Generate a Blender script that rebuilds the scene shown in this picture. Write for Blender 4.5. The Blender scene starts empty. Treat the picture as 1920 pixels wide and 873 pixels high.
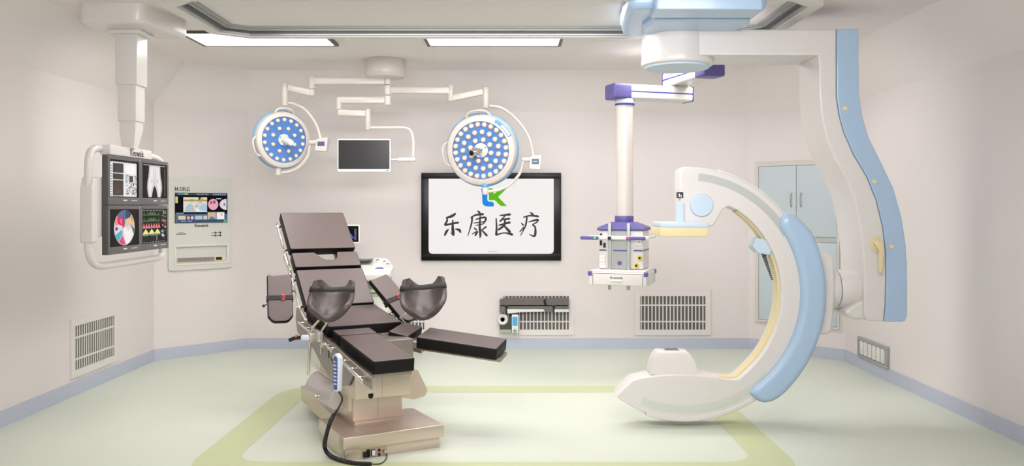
import bpy, bmesh, math, random
from mathutils import Vector, Matrix
random.seed(7)
R = math.radians
S = bpy.context.scene
COL = S.collection

# ------------------------------------------------------------------ camera, world, lights, exposure
cam_d = bpy.data.cameras.new('camera'); cam = bpy.data.objects.new('camera', cam_d); COL.objects.link(cam)
cam.location = (0, 0, 1.6); cam.rotation_euler = (R(90), 0, 0)
cam_d.sensor_width = 36; cam_d.lens = 30; cam_d.shift_y = -0.0268
S.camera = cam
S.view_settings.view_transform = 'Standard'; S.view_settings.look = 'None'
S.view_settings.gamma = 1; S.view_settings.use_curve_mapping = False
S.view_settings.exposure = 0.15
wd = bpy.data.worlds.new('world'); S.world = wd; wd.use_nodes = True
wd.node_tree.nodes['Background'].inputs[0].default_value = (1.0, 0.985, 1.0, 1)
wd.node_tree.nodes['Background'].inputs[1].default_value = 1.0

def area(loc, sx, sy, power, color=(1, 0.955, 0.925), rot=(0, 0, 0), spread=180):
    l = bpy.data.lights.new('area_light', 'AREA'); l.shape = 'RECTANGLE'; l.size = sx; l.size_y = sy
    l.energy = power; l.color = color; l.spread = R(spread)
    o = bpy.data.objects.new('area_light', l); COL.objects.link(o); o.location = loc; o.rotation_euler = rot
    return o
PANEL_EMIT = 11.0
LC = (1, 0.965, 0.985)
for ax in (-1.0, 1.0):                     # added fill lights out of view, tilted to brighten the far wall
    area((ax, 3.0, 2.95), 1.8, 1.0, 35, LC, (R(70), 0, 0), 105)
area((-0.1, 6.35, 3.0), 3.6, 0.7, 48, LC)  # added light with no visible fixture, brightens the centre of the room
area((1.7, 7.75, 3.03), 1.2, 0.5, 26, LC)  # another added light without a fixture, lifts the back region

# ------------------------------------------------------------------ materials
def s2l(c):
    c = c / 255.0
    return c / 12.92 if c <= 0.04045 else ((c + 0.055) / 1.055) ** 2.4
def lin(rgb): return (s2l(rgb[0]), s2l(rgb[1]), s2l(rgb[2]), 1)
MC = {}
def mat(name, rgb, rough=0.5, metal=0.0, emit=0.0, coat=0.0, vary=0.03, scale=14.0, bump=0.0, bscale=220.0, stretch=None, spec=0.5):
    if name in MC: return MC[name]
    m = bpy.data.materials.new(name); m.use_nodes = True
    nt = m.node_tree; b = nt.nodes['Principled BSDF']
    b.inputs['Roughness'].default_value = rough; b.inputs['Metallic'].default_value = metal
    b.inputs['Specular IOR Level'].default_value = spec
    b.inputs['Coat Weight'].default_value = coat; b.inputs['Coat Roughness'].default_value = 0.15
    tc = nt.nodes.new('ShaderNodeTexCoord'); src = tc.outputs['Object']
    if stretch:
        mp = nt.nodes.new('ShaderNodeMapping'); mp.inputs['Scale'].default_value = stretch
        nt.links.new(src, mp.inputs['Vector']); src = mp.outputs['Vector']
    n = nt.nodes.new('ShaderNodeTexNoise'); n.inputs['Scale'].default_value = scale; n.inputs['Detail'].default_value = 4
    nt.links.new(src, n.inputs['Vector'])
    mx = nt.nodes.new('ShaderNodeMix'); mx.data_type = 'RGBA'
    c = lin(rgb); lo = tuple(max(0, x * (1 - vary)) for x in c[:3]) + (1,); hi = tuple(min(1, x * (1 + vary)) for x in c[:3]) + (1,)
    mx.inputs[6].default_value = lo; mx.inputs[7].default_value = hi
    nt.links.new(n.outputs['Fac'], mx.inputs[0]); nt.links.new(mx.outputs[2], b.inputs['Base Color'])
    if emit:
        b.inputs['Emission Color'].default_value = c; b.inputs['Emission Strength'].default_value = emit
    if bump:
        n2 = nt.nodes.new('ShaderNodeTexNoise'); n2.inputs['Scale'].default_value = bscale; n2.inputs['Detail'].default_value = 3
        nt.links.new(tc.outputs['Object'], n2.inputs['Vector'])
        bp = nt.nodes.new('ShaderNodeBump'); bp.inputs['Strength'].default_value = bump; bp.inputs['Distance'].default_value = 0.002
        nt.links.new(n2.outputs['Fac'], bp.inputs['Height']); nt.links.new(bp.outputs['Normal'], b.inputs['Normal'])
    MC[name] = m
    return m
def lit(rgb, e=0.9):                       # a pixel colour of a lit screen
    nm = 'screen_%02x%02x%02x_%d' % (rgb[0], rgb[1], rgb[2], int(e * 100))
    if nm in MC: return MC[nm]
    m = mat(nm, (rgb[0] * .08, rgb[1] * .08, rgb[2] * .08), rough=0.35, vary=0)
    b = m.node_tree.nodes['Principled BSDF']
    b.inputs['Specular IOR Level'].default_value = 0.12
    b.inputs['Emission Color'].default_value = lin(rgb); b.inputs['Emission Strength'].default_value = e
    return m

M_wall = mat('wall_paint', (227, 220, 218), 0.75, vary=0.012, scale=1.5)
M_ceil = mat('ceiling_paint', (238, 231, 229), 0.8, vary=0.012, scale=1.5)
M_base = mat('baseboard_vinyl', (188, 194, 209), 0.5, vary=0.03, scale=2)
M_floor = mat('floor_vinyl', (212, 219, 204), 0.42, vary=0.03, scale=1.1)
M_stripe = mat('floor_stripe_vinyl', (198, 206, 160), 0.42, vary=0.03, scale=1.5)
M_white = mat('white_enamel', (220, 216, 212), 0.35, coat=0.25, vary=0.01)
M_warm = mat('warm_white_enamel', (208, 200, 193), 0.32, coat=0.25, vary=0.01)
M_plast = mat('white_plastic', (228, 225, 220), 0.45, vary=0.012)
M_cons = mat('console_plastic', (216, 216, 208), 0.5, vary=0.012)
M_blue = mat('pale_blue_enamel', (170, 196, 222), 0.32, coat=0.3, vary=0.012)
M_paleblue = mat('ice_blue_enamel', (195, 214, 228), 0.4, vary=0.012)
M_cream = mat('cream_plastic', (226, 210, 166), 0.5, vary=0.02)
M_channel = mat('grey_channel', (186, 189, 186), 0.55, vary=0.03, scale=90)
M_dark = mat('black_plastic', (22, 22, 23), 0.35)
M_black = mat('gloss_black', (9, 9, 10), 0.3, spec=0.3)
M_grey = mat('dark_grey_metal', (84, 82, 80), 0.45, metal=0.2)
M_slot = mat('vent_recess', (100, 97, 95), 0.8)
M_vent = mat('vent_enamel', (226, 221, 217), 0.5, vary=0.01)
M_alu = mat('brushed_aluminium', (176, 179, 177), 0.4, metal=0.55, vary=0.06, scale=60)
M_steel = mat('brushed_steel', (214, 199, 186), 0.33, metal=0.76, vary=0.05, scale=22, stretch=(1, 1, 14), bump=0.03)
M_steel2 = mat('plate_steel', (158, 150, 142), 0.36, metal=0.75, vary=0.06, scale=22, stretch=(1, 6, 1))
M_chrome = mat('chrome', (222, 214, 204), 0.14, metal=1.0)
M_leather = mat('brown_leatherette', (101, 88, 86), 0.42, vary=0.05, scale=30, bump=0.12, bscale=420)
M_leather2 = mat('moulded_rubber', (80, 70, 67), 0.38, vary=0.05, scale=30, bump=0.06, bscale=300)
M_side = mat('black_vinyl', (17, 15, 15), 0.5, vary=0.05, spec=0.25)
M_strap = mat('strap_webbing', (36, 32, 31), 0.7, bump=0.3, bscale=700)
M_red = mat('red_plastic', (214, 66, 76), 0.4)
M_orange = mat('orange_plastic', (232, 92, 52), 0.4)
M_purple = mat('violet_plastic', (92, 86, 146), 0.42, vary=0.02)
M_navy = mat('navy_line', (48, 42, 138), 0.4)
M_lampblue = mat('lamp_blue', (74, 122, 190), 0.4, vary=0.02)
M_rimblue = mat('lamp_shell_blue', (92, 164, 214), 0.3, coat=0.3)
M_led = mat('led_lens', (240, 226, 206), 0.15, emit=0.12, coat=0.5)
M_ledring = mat('led_bezel', (206, 178, 150), 0.3, metal=0.3)
M_cab = mat('cabinet_door_blue', (196, 208, 213), 0.4, vary=0.02)
M_cabf = mat('cabinet_frame', (214, 208, 203), 0.5)
M_diff = mat('light_diffuser', (255, 253, 248), 0.6, emit=PANEL_EMIT)
M_yel = mat('yellow_ring', (226, 196, 40), 0.4)
M_green = mat('green_lamp', (70, 214, 90), 0.3, emit=0.5)
M_redl = mat('red_lamp', (232, 60, 60), 0.3, emit=0.5)
M_kblue = mat('keypad_blue', (62, 82, 158), 0.4)
M_cyan = mat('cyan_key', (90, 206, 224), 0.4)
M_keyw = mat('white_key', (222, 228, 240), 0.4)
M_text = mat('black_lettering', (14, 14, 14), 0.5)
M_palegreen = mat('pale_green_plastic', (200, 212, 190), 0.5)

# ------------------------------------------------------------------ mesh helpers
ROOT = {}
class MB:
    def __init__(s): s.bm = bmesh.new()
    def face(s, pts, mi=0):
        try:
            f = s.bm.faces.new([s.bm.verts.new(Vector(p)) for p in pts]); f.material_index = mi; return f
        except ValueError: return None
    def rings(s, rings, mi=0, cap0=True, cap1=True, closed=True, capmi=None):
        vs = [[s.bm.verts.new(Vector(p)) for p in r] for r in rings]
        n = len(vs[0])
        for a, b in zip(vs, vs[1:]):
            for i in range(n if closed else n - 1):
                j = (i + 1) % n
                f = s.bm.faces.new((a[i], a[j], b[j], b[i])); f.material_index = mi
        cm = mi if capmi is None else capmi
        if cap0: f = s.bm.faces.new(list(reversed(vs[0]))); f.material_index = cm
        if cap1: f = s.bm.faces.new(vs[-1]); f.material_index = cm
        return s
    def prism(s, outline, d0, d1, fn, b=0.0, mi=0, topmi=None, b0=None):
        """outline 2-D; extruded from d0 to d1; fn(p,q,d)->3-D; b rounds the d1 end, b0 the d0 end (default b)."""
        if b0 is None: b0 = b
        sg = 1 if d1 > d0 else -1
        rg = []
        def lay(off, d): rg.append([fn(p, q, d) for p, q in offset(outline, off)])
        if b0 > 0:
            lay(b0 * 1.25, d0)
            for k in range(4):
                a = k / 3 * math.pi / 2; lay(b0 * (1 - math.sin(a)), d0 + sg * b0 * (1 - math.cos(a)))
        else: lay(0, d0)
        n0 = len(rg)
        if b > 0:
            for k in range(4):
                a = k / 3 * math.pi / 2; lay(b * (1 - math.cos(a)), d1 - sg * b * (1 - math.sin(a)))
            lay(b * 1.25, d1)
        else: lay(0, d1)
        if topmi is None: s.rings(rg, mi)
        else:
            s.rings(rg[:-2], mi, True, False); s.rings(rg[-3:], topmi, False, True)
            bmesh.ops.remove_doubles(s.bm, verts=s.bm.verts, dist=1e-6)
        return s
    def box(s, x0, x1, y0, y1, z0, z1, b=0.0, mi=0, M=None):
        if M is None: f = lambda p, q, d: (p, q, d)
        else: f = lambda p, q, d: M @ Vector((p, q, d))
        o = [(x0, y0), (x1, y0), (x1, y1), (x0, y1)]
        if b > 0: o = fillet(o, b * 1.5, 3)
        return s.prism(o, z0, z1, f, b, mi)
    def lathe(s, prof, p0, axis, n=28, mi=0, cap0=True, cap1=True):
        ax = Vector(axis).normalized(); p0 = Vector(p0)
        t = Vector((1, 0, 0)) if abs(ax.x) < 0.9 else Vector((0, 1, 0))
        u = ax.cross(t).normalized(); v = ax.cross(u)
        return s.rings([[p0 + ax * h + (u * math.cos(k / n * 2 * math.pi) + v * math.sin(k / n * 2 * math.pi)) * r for k in range(n)] for r, h in prof], mi, cap0, cap1)
    def cyl(s, p0, p1, r, n=24, b=0.0, mi=0, r1=None):
        p0 = Vector(p0); d = Vector(p1) - p0; L = d.length; r1 = r if r1 is None else r1
        pr = [(r, 0), (r1, L)] if b <= 0 else [(r - b * 1.2, 0), (r - b, 0), (r - b * .3, b * .3), (r, b), (r1, L - b), (r1 - b * .3, L - b * .3), (r1 - b, L), (r1 - b * 1.2, L)]
        return s.lathe(pr, p0, d, n, mi)
    def tube(s, pts, r, n=12, mi=0, smooth=0, sx=1.0):
        pts = [Vector(p) for p in pts]
        if smooth: pts = spline(pts, smooth)
        rg = []; t0 = (pts[1] - pts[0]).normalized()
        u = t0.cross(Vector((0, 0, 1)) if abs(t0.z) < .9 else Vector((1, 0, 0))).normalized()
        for i, p in enumerate(pts):
            t = (pts[min(i + 1, len(pts) - 1)] - pts[max(i - 1, 0)]).normalized()
            u = (u - t * u.dot(t)).normalized(); v = t.cross(u)
            rg.append([p + u * math.cos(k / n * 2 * math.pi) * r * sx + v * math.sin(k / n * 2 * math.pi) * r for k in range(n)])
        return s.rings(rg, mi)
    def bar(s, p0, p1, w, h, b=0.004, up=(0, 0, 1), mi=0):
        """rectangular bar: w across (perpendicular to up), h along up."""
        p0 = Vector(p0); d = Vector(p1) - p0; L = d.length; t = d.normalized()
        up = Vector(up); up = (up - t * up.dot(t)).normalized(); v = t.cross(up)
        o = [(-w / 2, -h / 2), (w / 2, -h / 2), (w / 2, h / 2), (-w / 2, h / 2)]
        if b > 0: o = fillet(o, b * 1.5, 3)
        return s.prism(o, 0, L, lambda p, q, e: p0 + v * p + up * q + t * e, b, mi)
    def build(s, name, mats, parent=None, ang=38, world=False, flat=False):
        bmesh.ops.recalc_face_normals(s.bm, faces=s.bm.faces)
        me = bpy.data.meshes.new(name)
        if world and parent is not None:
            r = parent
            while r.parent: r = r.parent
            s.bm.transform(ROOT[r.name].inverted())
        s.bm.to_mesh(me); s.bm.free()
        for m in (mats if isinstance(mats, (list, tuple)) else [mats]): me.materials.append(m)
        if not flat:
            for p in me.polygons: p.use_smooth = True
            me.set_sharp_from_angle(angle=R(ang))
        o = bpy.data.objects.new(name, me); COL.objects.link(o)
        if parent is not None: o.parent = parent
        return o
def area2(o): return sum(o[i][0] * o[(i + 1) % len(o)][1] - o[(i + 1) % len(o)][0] * o[i][1] for i in range(len(o)))
def offset(o, d):
    if abs(d) < 1e-9: return list(o)
    sg = 1 if area2(o) > 0 else -1
    out = []; n = len(o)
    for i in range(n):
        p = Vector(o[i]); a = p - Vector(o[i - 1]); c = Vector(o[(i + 1) % n]) - p
        if a.length < 1e-9 or c.length < 1e-9: out.append(tuple(p)); continue
        a.normalize(); c.normalize()
        n1 = Vector((-a.y, a.x)) * sg; n2 = Vector((-c.y, c.x)) * sg
        m = n1 + n2
        if m.length < 1e-6: out.append(tuple(p + n1 * d)); continue
        m.normalize(); k = max(0.45, m.dot(n1))
        out.append(tuple(p + m * (d / k)))
    for _ in range(6):                       # edges that turned round collapse to their middle
        bad = False
        for i in range(n):
            j = (i + 1) % n
            e = Vector(o[j]) - Vector(o[i]); f = Vector(out[j]) - Vector(out[i])
            if e.dot(f) < -1e-10:
                c = (Vector(out[i]) + Vector(out[j])) / 2; out[i] = out[j] = tuple(c); bad = True
        if not bad: break
    return out
def fillet(o, r, seg=5):
    out = []; n = len(o)
    for i in range(n):
        ri = r[i] if isinstance(r, (list, tuple)) else r
        p = Vector(o[i]); a = Vector(o[i - 1]) - p; c = Vector(o[(i + 1) % n]) - p
        if ri <= 0: out.append(tuple(p)); continue
        la, lc = a.length, c.length; a.normalize(); c.normalize()
        ang = a.angle(c)
        t = min(ri / max(math.tan(ang / 2), 1e-3), la * .49, lc * .49)
        for k in range(seg + 1):
            s_ = k / seg
            q = (p + a * t) * (1 - s_) ** 2 + p * 2 * s_ * (1 - s_) + (p + c * t) * s_ ** 2
            out.append(tuple(q))
    return out
def spline(pts, n=6):
    out = []
    P = [pts[0] * 2 - pts[1]] + pts + [pts[-1] * 2 - pts[-2]]
    for i in range(1, len(P) - 2):
        a, b, c, d = P[i - 1], P[i], P[i + 1], P[i + 2]
        for k in range(n):
            t = k / n
            out.append(0.5 * ((2 * b) + (c - a) * t + (2 * a - 5 * b + 4 * c - d) * t * t + (3 * b - a - 3 * c + d) * t ** 3))
    out.append(pts[-1]); return out
def arc(cx, cy, r, a0, a1, n=24): return [(cx + r * math.cos(R(a0 + (a1 - a0) * k / n)), cy + r * math.sin(R(a0 + (a1 - a0) * k / n))) for k in range(n + 1)]
XZ = lambda p, q, d: (p, d, q)          # outline in x,z; depth along y
XY = lambda p, q, d: (p, q, d)
YZ = lambda p, q, d: (d, p, q)
def thing(name, label, cat, loc=(0, 0, 0), rz=0.0, group=None):
    o = bpy.data.objects.new(name, None); COL.objects.link(o); o.empty_display_size = 0.1
    o.location = loc; o.rotation_euler = (0, 0, rz); o['label'] = label; o['category'] = cat
    if group: o['group'] = group
    ROOT[o.name] = Matrix.Translation(loc) @ Matrix.Rotation(rz, 4, 'Z')
    return o
def W(u, v, Y): return Vector(((u - 960) * Y / 1600, Y, 1.6 - (v - 385) * Y / 1600))   # metres for a bearing at depth Y
def text(parent, name, body, size, M, m, bold=0.0, sx=1.0, align='CENTER', depth=0.0006, world=False):
    c = bpy.data.curves.new(name, 'FONT'); c.body = body; c.size = size; c.align_x = align; c.align_y = 'CENTER'
    c.offset = bold; c.extrude = depth; c.space_character = 1.08
    o = bpy.data.objects.new(name + '_tmp', c); COL.objects.link(o)
    bpy.context.view_layer.update()
    me = bpy.data.meshes.new_from_object(o.evaluated_get(bpy.context.evaluated_depsgraph_get()))
    bpy.data.objects.remove(o); bpy.data.curves.remove(c)
    me.name = name
    MM = M @ Matrix.Diagonal((sx, 1, 1, 1))
    if world:
        r = parent
        while r.parent: r = r.parent
        MM = ROOT[r.name].inverted() @ MM
    me.transform(MM); me.materials.clear(); me.materials.append(m)
    o = bpy.data.objects.new(name, me); COL.objects.link(o); o.parent = parent
    return o
GL = {'K': (.95, [[(.1, 0), (.1, 1)], [(.75, 1), (.15, .42)], [(.3, .55), (.8, 0)], [(-.05, 0), (.28, 0)], [(-.05, 1), (.28, 1)], [(.6, 1), (.88, 1)], [(.64, 0), (.95, 0)]]),
 'e': (.70, [[(.08, .35), (.58, .35), (.56, .5), (.45, .63), (.28, .65), (.12, .55), (.06, .33), (.12, .1), (.3, 0), (.55, .08)]]),
 'n': (.78, [[(.12, 0), (.12, .65)], [(.12, .5), (.3, .64), (.5, .6), (.56, .45), (.56, 0)], [(0, 0), (.25, 0)], [(.44, 0), (.68, 0)]]),
 's': (.64, [[(.5, .52), (.42, .63), (.22, .65), (.1, .52), (.2, .38), (.42, .3), (.5, .16), (.4, .02), (.2, 0), (.07, .13)]]),
 'w': (.96, [[(.05, .65), (.25, 0), (.42, .5), (.6, 0), (.8, .65)], [(-.02, .65), (.18, .65)], [(.68, .65), (.88, .65)]]),
 'i': (.42, [[(.15, 0), (.15, .65)], [(.15, .86), (.15, .94)], [(0, 0), (.3, 0)], [(.02, .65), (.15, .65)]]),
 'c': (.66, [[(.52, .5), (.42, .63), (.25, .65), (.1, .5), (.07, .32), (.12, .1), (.3, 0), (.52, .1)]]),
 'k': (.74, [[(.12, 0), (.12, 1)], [(.55, .65), (.15, .28)], [(.27, .38), (.6, 0)], [(0, 0), (.25, 0)], [(0, 1), (.12, 1)], [(.48, 0), (.7, 0)]]),
 'M': (1.16, [[(.12, 0), (.12, 1), (.5, .2), (.88, 1), (.88, 0)], [(0, 0), (.26, 0)], [(.72, 0), (1, 0)], [(0, 1), (.14, 1)], [(.86, 1), (1, 1)]]),
 'O': (.96, [[(.43 + .35 * math.cos(k * math.pi / 8), .5 + .5 * math.sin(k * math.pi / 8)) for k in range(17)]]),
 'R': (.96, [[(.12, 0), (.12, 1), (.5, 1), (.68, .9), (.7, .74), (.6, .57), (.45, .52), (.12, .52)], [(.45, .5), (.8, 0)], [(0, 0), (.27, 0)], [(.7, 0), (.9, 0)], [(0, 1), (.12, 1)]]),
 'E': (.86, [[(.12, 0), (.12, 1)], [(0, 1), (.7, 1), (.7, .8)], [(0, 0), (.72, 0), (.72, .22)], [(.12, .52), (.5, .52)]]), '.': (.32, [[(.1, 0), (.1, .06)]])}
def slab(parent, name, body, size, M, m, bold=.17, world=False):
    """serif lettering cut from thin ribbons, centred on M's origin in M's xy plane."""
    wd_ = sum(GL[c][0] for c in body); q = MB(); x0 = -wd_ / 2
    for c in body:
        for pl_ in GL[c][1]:
            P = [Vector((x0 + a, b - .45)) for a, b in pl_]
            for a, b in zip(P, P[1:]):
                d = (b - a).normalized(); n = Vector((-d.y, d.x)) * bold * (.5 if abs(d.x) < .6 else .33); a_, b_ = a - d * bold * .3, b + d * bold * .3
                q.face([M @ Vector((p.x * size, p.y * size, 0)) for p in (a_ - n, b_ - n, b_ + n, a_ + n)])
        x0 += GL[c][0]
    return q.build(name, m, parent, world=world, flat=True)
UP = Matrix.Rotation(R(90), 4, 'X')
def TM(x, y, z): return Matrix.Translation((x, y, z)) @ UP
class Pic:
    """flat picture on a screen: shapes in 0..1 (x right, y up) of a rectangle x0..x1, z0..z1 at depth y (front is -y)."""
    def __init__(s, x0, x1, z0, z1, y): s.r = (x0, x1, z0, z1); s.y = y; s.bm = MB(); s.mats = []; s.k = 0
    def mi(s, c, e):
        m = lit(c, e)
        if m not in s.mats: s.mats.append(m)
        return s.mats.index(m)
    def poly(s, pts, c, e=0.85):
        x0, x1, z0, z1 = s.r; s.k += 1; y = s.y - s.k * 0.00003
        s.bm.face([(x0 + (x1 - x0) * a, y, z0 + (z1 - z0) * b) for a, b in pts], s.mi(c, e))
    def rect(s, a0, a1, b0, b1, c, e=0.85): s.poly([(a0, b0), (a1, b0), (a1, b1), (a0, b1)], c, e)
    def ell(s, cx, cy, rx, ry, c, e=0.85, n=28, a0=0, a1=360): s.poly([(cx + rx * math.cos(R(a0 + (a1 - a0) * k / n)), cy + ry * math.sin(R(a0 + (a1 - a0) * k / n))) for k in range(n + (0 if a1 - a0 == 360 else 1))], c, e)
    def line(s, pts, w, c, e=0.85):
        x0, x1, z0, z1 = s.r; asp = (x1 - x0) / (z1 - z0)
        for (a, b), (c2, d) in zip(pts, pts[1:]):
            dx, dy = (c2 - a) * asp, d - b; L = math.hypot(dx, dy) or 1; nx, ny = -dy / L * w / 2 / asp, dx / L * w / 2
            s.poly([(a - nx, b - ny), (c2 - nx, d - ny), (c2 + nx, d + ny), (a + nx, b + ny)], c, e)
    def build(s, name, parent): return s.bm.build(name, s.mats, parent, flat=True)

# ------------------------------------------------------------------ the room
ZW, ZC, CV = 2.652, 3.05, 0.40
PLAN = [(-3.69, -0.6), (-3.69, 8.79), (-2.955, 9.55), (2.65, 9.55), (3.43, 8.79), (3.43, -0.6)]
def inset_plan(d):
    out = []
    for i, p in enumerate(PLAN):
        p = Vector(p)
        if i == 0: out.append((p.x + d, p.y)); continue
        if i == len(PLAN) - 1: out.append((p.x - d, p.y)); continue
        a = (p - Vector(PLAN[i - 1])).normalized(); c = (Vector(PLAN[i + 1]) - p).normalized()
        n1 = Vector((a.y, -a.x)); n2 = Vector((c.y, -c.x)); m = (n1 + n2).normalized()
        out.append(tuple(p + m * d / m.dot(n1)))
    return out
def structure(o): o['kind'] = 'structure'; return o
WN = ['wall_left', 'wall_back_left', 'wall_back', 'wall_back_right', 'wall_right']
OUT = inset_plan(-0.12)
for i, nm in enumerate(WN):
    a, b = PLAN[i], PLAN[i + 1]; c, d = OUT[i + 1], OUT[i]
    m = MB(); m.prism([a, b, c, d], 0, ZW, XY); structure(m.build(nm, M_wall, flat=True))
BI = inset_plan(0.012)
for i, nm in enumerate(['baseboard_left', 'baseboard_back_left', 'baseboard_back', 'baseboard_back_right', 'baseboard_right']):
    m = MB(); m.prism([PLAN[i], BI[i], BI[i + 1], PLAN[i + 1]], 0.0, 0.118, XY); structure(m.build(nm, M_base, flat=True))
m = MB()
IN = inset_plan(CV)
for i in range(5):
    m.face([(*PLAN[i], ZW), (*PLAN[i + 1], ZW), (*IN[i + 1], ZC), (*IN[i], ZC)])
m.face([(*p, ZC) for p in IN])
bmesh.ops.remove_doubles(m.bm, verts=m.bm.verts, dist=1e-5)
m.face([(*p, ZC + 0.35) for p in OUT])
for i in range(5): m.face([(*OUT[i], ZW), (*OUT[i + 1], ZW), (*OUT[i + 1], ZC + .35), (*OUT[i], ZC + .35)])
structure(m.build('ceiling', M_ceil, flat=True))
m = MB()
m.prism(OUT, -0.1, 0.0, XY, 0, 0)
def rrect(x0, x1, y0, y1, r, n=8): return fillet([(x0, y0), (x1, y0), (x1, y1), (x0, y1)], r, n)
ro = rrect(-2.0, 1.77, 5.02, 7.57, 0.42); ri = rrect(-1.74, 1.52, 5.33, 7.31, 0.22)
vo = [m.bm.verts.new((x, y, 0.0012)) for x, y in ro]; vi = [m.bm.verts.new((x, y, 0.0012)) for x, y in ri]
for k in range(len(vo)):
    j = (k + 1) % len(vo); f = m.bm.faces.new((vo[k], vo[j], vi[j], vi[k])); f.material_index = 1
structure(m.build('floor', [M_floor, M_stripe], flat=True))

# ------------------------------------------------------------------ ceiling light panels
def light_panel(x0, x1, y0, y1, label):
    t = thing('light_panel', label, 'ceiling light', ((x0 + x1) / 2, (y0 + y1) / 2, ZC), 0, 'ceiling light panels')
    hx, hy = (x1 - x0) / 2, (y1 - y0) / 2
    f = MB()
    o = [(-hx, -hy), (hx, -hy), (hx, hy), (-hx, hy)]; i = [(-hx + .03, -hy + .03), (hx - .03, -hy + .03), (hx - .03, hy - .03), (-hx + .03, hy - .03)]
    for k in range(4):
        j = (k + 1) % 4
        f.prism([o[k], o[j], i[j], i[k]], -0.022, 0.0, XY)
    f.build('frame', M_grey, t, flat=True)
    d = MB(); d.box(-hx + .03, hx - .03, -hy + .03, hy - .03, -0.014, 0.0); d.build('diffuser', M_diff, t, flat=True)
light_panel(-2.77, -1.56, 7.08, 7.68, 'white glowing ceiling light panel on the side of the monitor boom')
light_panel(-0.76, 0.44, 7.08, 7.68, 'white glowing ceiling light panel in front of the round canopy and above the television')

# ------------------------------------------------------------------ octagonal ceiling air frame
t = thing('airflow_ceiling_frame', 'white and grey octagonal ceiling frame around a flat recessed panel', 'ceiling frame', (-0.14, 6.3, ZC))
def octo(d, c=0.2):
    x0, x1, y0, y1 = -2.385 + d, 2.115 - d, 5.585 + d, 6.95 - d
    c -= d * .58
    return [(x0, y0 + .21 - d * .5), (x0 + .21 - d * .5, y0), (x1 - .21 + d * .5, y0), (x1, y0 + .21 - d * .5), (x1, y1 - c), (x1 - c * 1.3, y1), (x0 + c * 1.3, y1), (x0, y1 - c)]
def ring(name, d0, d1, z0, z1, m_):
    a, b = octo(d0), octo(d1); r = MB(); n = len(a)
    for k in range(n):
        j = (k + 1) % n
        r.face([(*a[k], z0), (*a[j], z0), (*b[j], z0), (*b[k], z0)]); r.face([(*a[k], z0), (*a[j], z0), (*a[j], z1), (*a[k], z1)])
        r.face([(*b[k], z0), (*b[j], z0), (*b[j], z1), (*b[k], z1)])
    bmesh.ops.remove_doubles(r.bm, verts=r.bm.verts, dist=1e-6)
    r.bm.transform(ROOT[t.name].inverted())
    return r.build(name, m_, t, flat=True)
ring('flange', 0.0, 0.085, 2.955, ZC, M_white)
for k in range(4): ring('moulding', 0.085 + k * .028, 0.085 + (k + 1) * .028, 2.964 + k * .013, ZC, M_alu if k != 1 else M_grey)
m = MB(); m.prism(octo(0.19), 3.02, 3.04, XY); m.build('recessed_panel', M_ceil, t, world=True, flat=True)

# ------------------------------------------------------------------ wall vents
def vent(x0, x1, z0, z1, loc, rz, label):
    t = thing('air_vent', label, 'air vent', loc, rz, 'wall air vents')
    b = 0.06
    m = MB()
    m.box(x0, x1, -0.016, 0, z0, z0 + b); m.box(x0, x1, -0.016, 0, z1 - b, z1)
    m.box(x0, x0 + b, -0.016, 0, z0 + b, z1 - b); m.box(x1 - b, x1, -0.016, 0, z0 + b, z1 - b)
    fr = m.build('frame', M_vent, t, flat=True)
    m = MB(); m.box(x0 + b, x1 - b, -0.003, -0.001, z0 + b, z1 - b); m.build('recess', M_slot, t, flat=True)
    m = MB(); n = 18; wdt = x1 - x0 - 2 * b
    for k in range(n):
        c = x0 + b + wdt * (k + .35) / n; m.box(c - .0065, c + .0065, -.007, -.003, z0 + b, z1 - b)
    h = z1 - z0 - 2 * b
    for fr_ in (0.24, 0.73): m.box(x0 + b, x1 - b, -.009, -.003, z0 + b + h * fr_ - .008, z0 + b + h * fr_ + .008)
    m.build('grille', M_vent, t, flat=True)
    return t
TH_L = math.atan2(0.76, 0.735); TH_R = math.atan2(-0.76, 0.78)
vent(0, .83, .152, .645, (-3.69, 7.12, 0), R(90), 'white slatted vent low on the left side wall near the blue skirting')
vent(1.37, 2.222, .153, .648, (0, 9.55, 0), 0, 'unobstructed white slatted vent on the back wall beneath the violet and white pendant')
vent(-.155, .695, .153, .648, (0, 9.55, 0), 0, 'white slatted vent on the back wall with a dark padded rail across it')
vent(-1.765, -.92, .153, .648, (0, 9.55, 0), 0, 'white slatted vent mostly hidden behind the operating table')

# ------------------------------------------------------------------ socket panel on the right wall
t = thing('socket_panel', 'grey metal framed panel with six white covers low on the right wall', 'socket panel', (3.43, 8.41, 0), R(-90))
m = MB()
for a in ((0, .66, .115, .145), (0, .66, .285, .315), (0, .04, .145, .285), (.62, .66, .145, .285)): m.box(a[0], a[1], -.03, 0, a[2], a[3], .003)
m.build('frame', M_alu, t)
m = MB(); m.box(.03, .63, -.012, 0, .14, .29); m.build('back_plate', M_grey, t, flat=True)
for k in range(6):
    m = MB(); x = .05 + k * .0945; m.box(x, x + .078, -.026, -.012, .148, .282, .004); m.build('socket_cover', M_plast, t)

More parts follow.
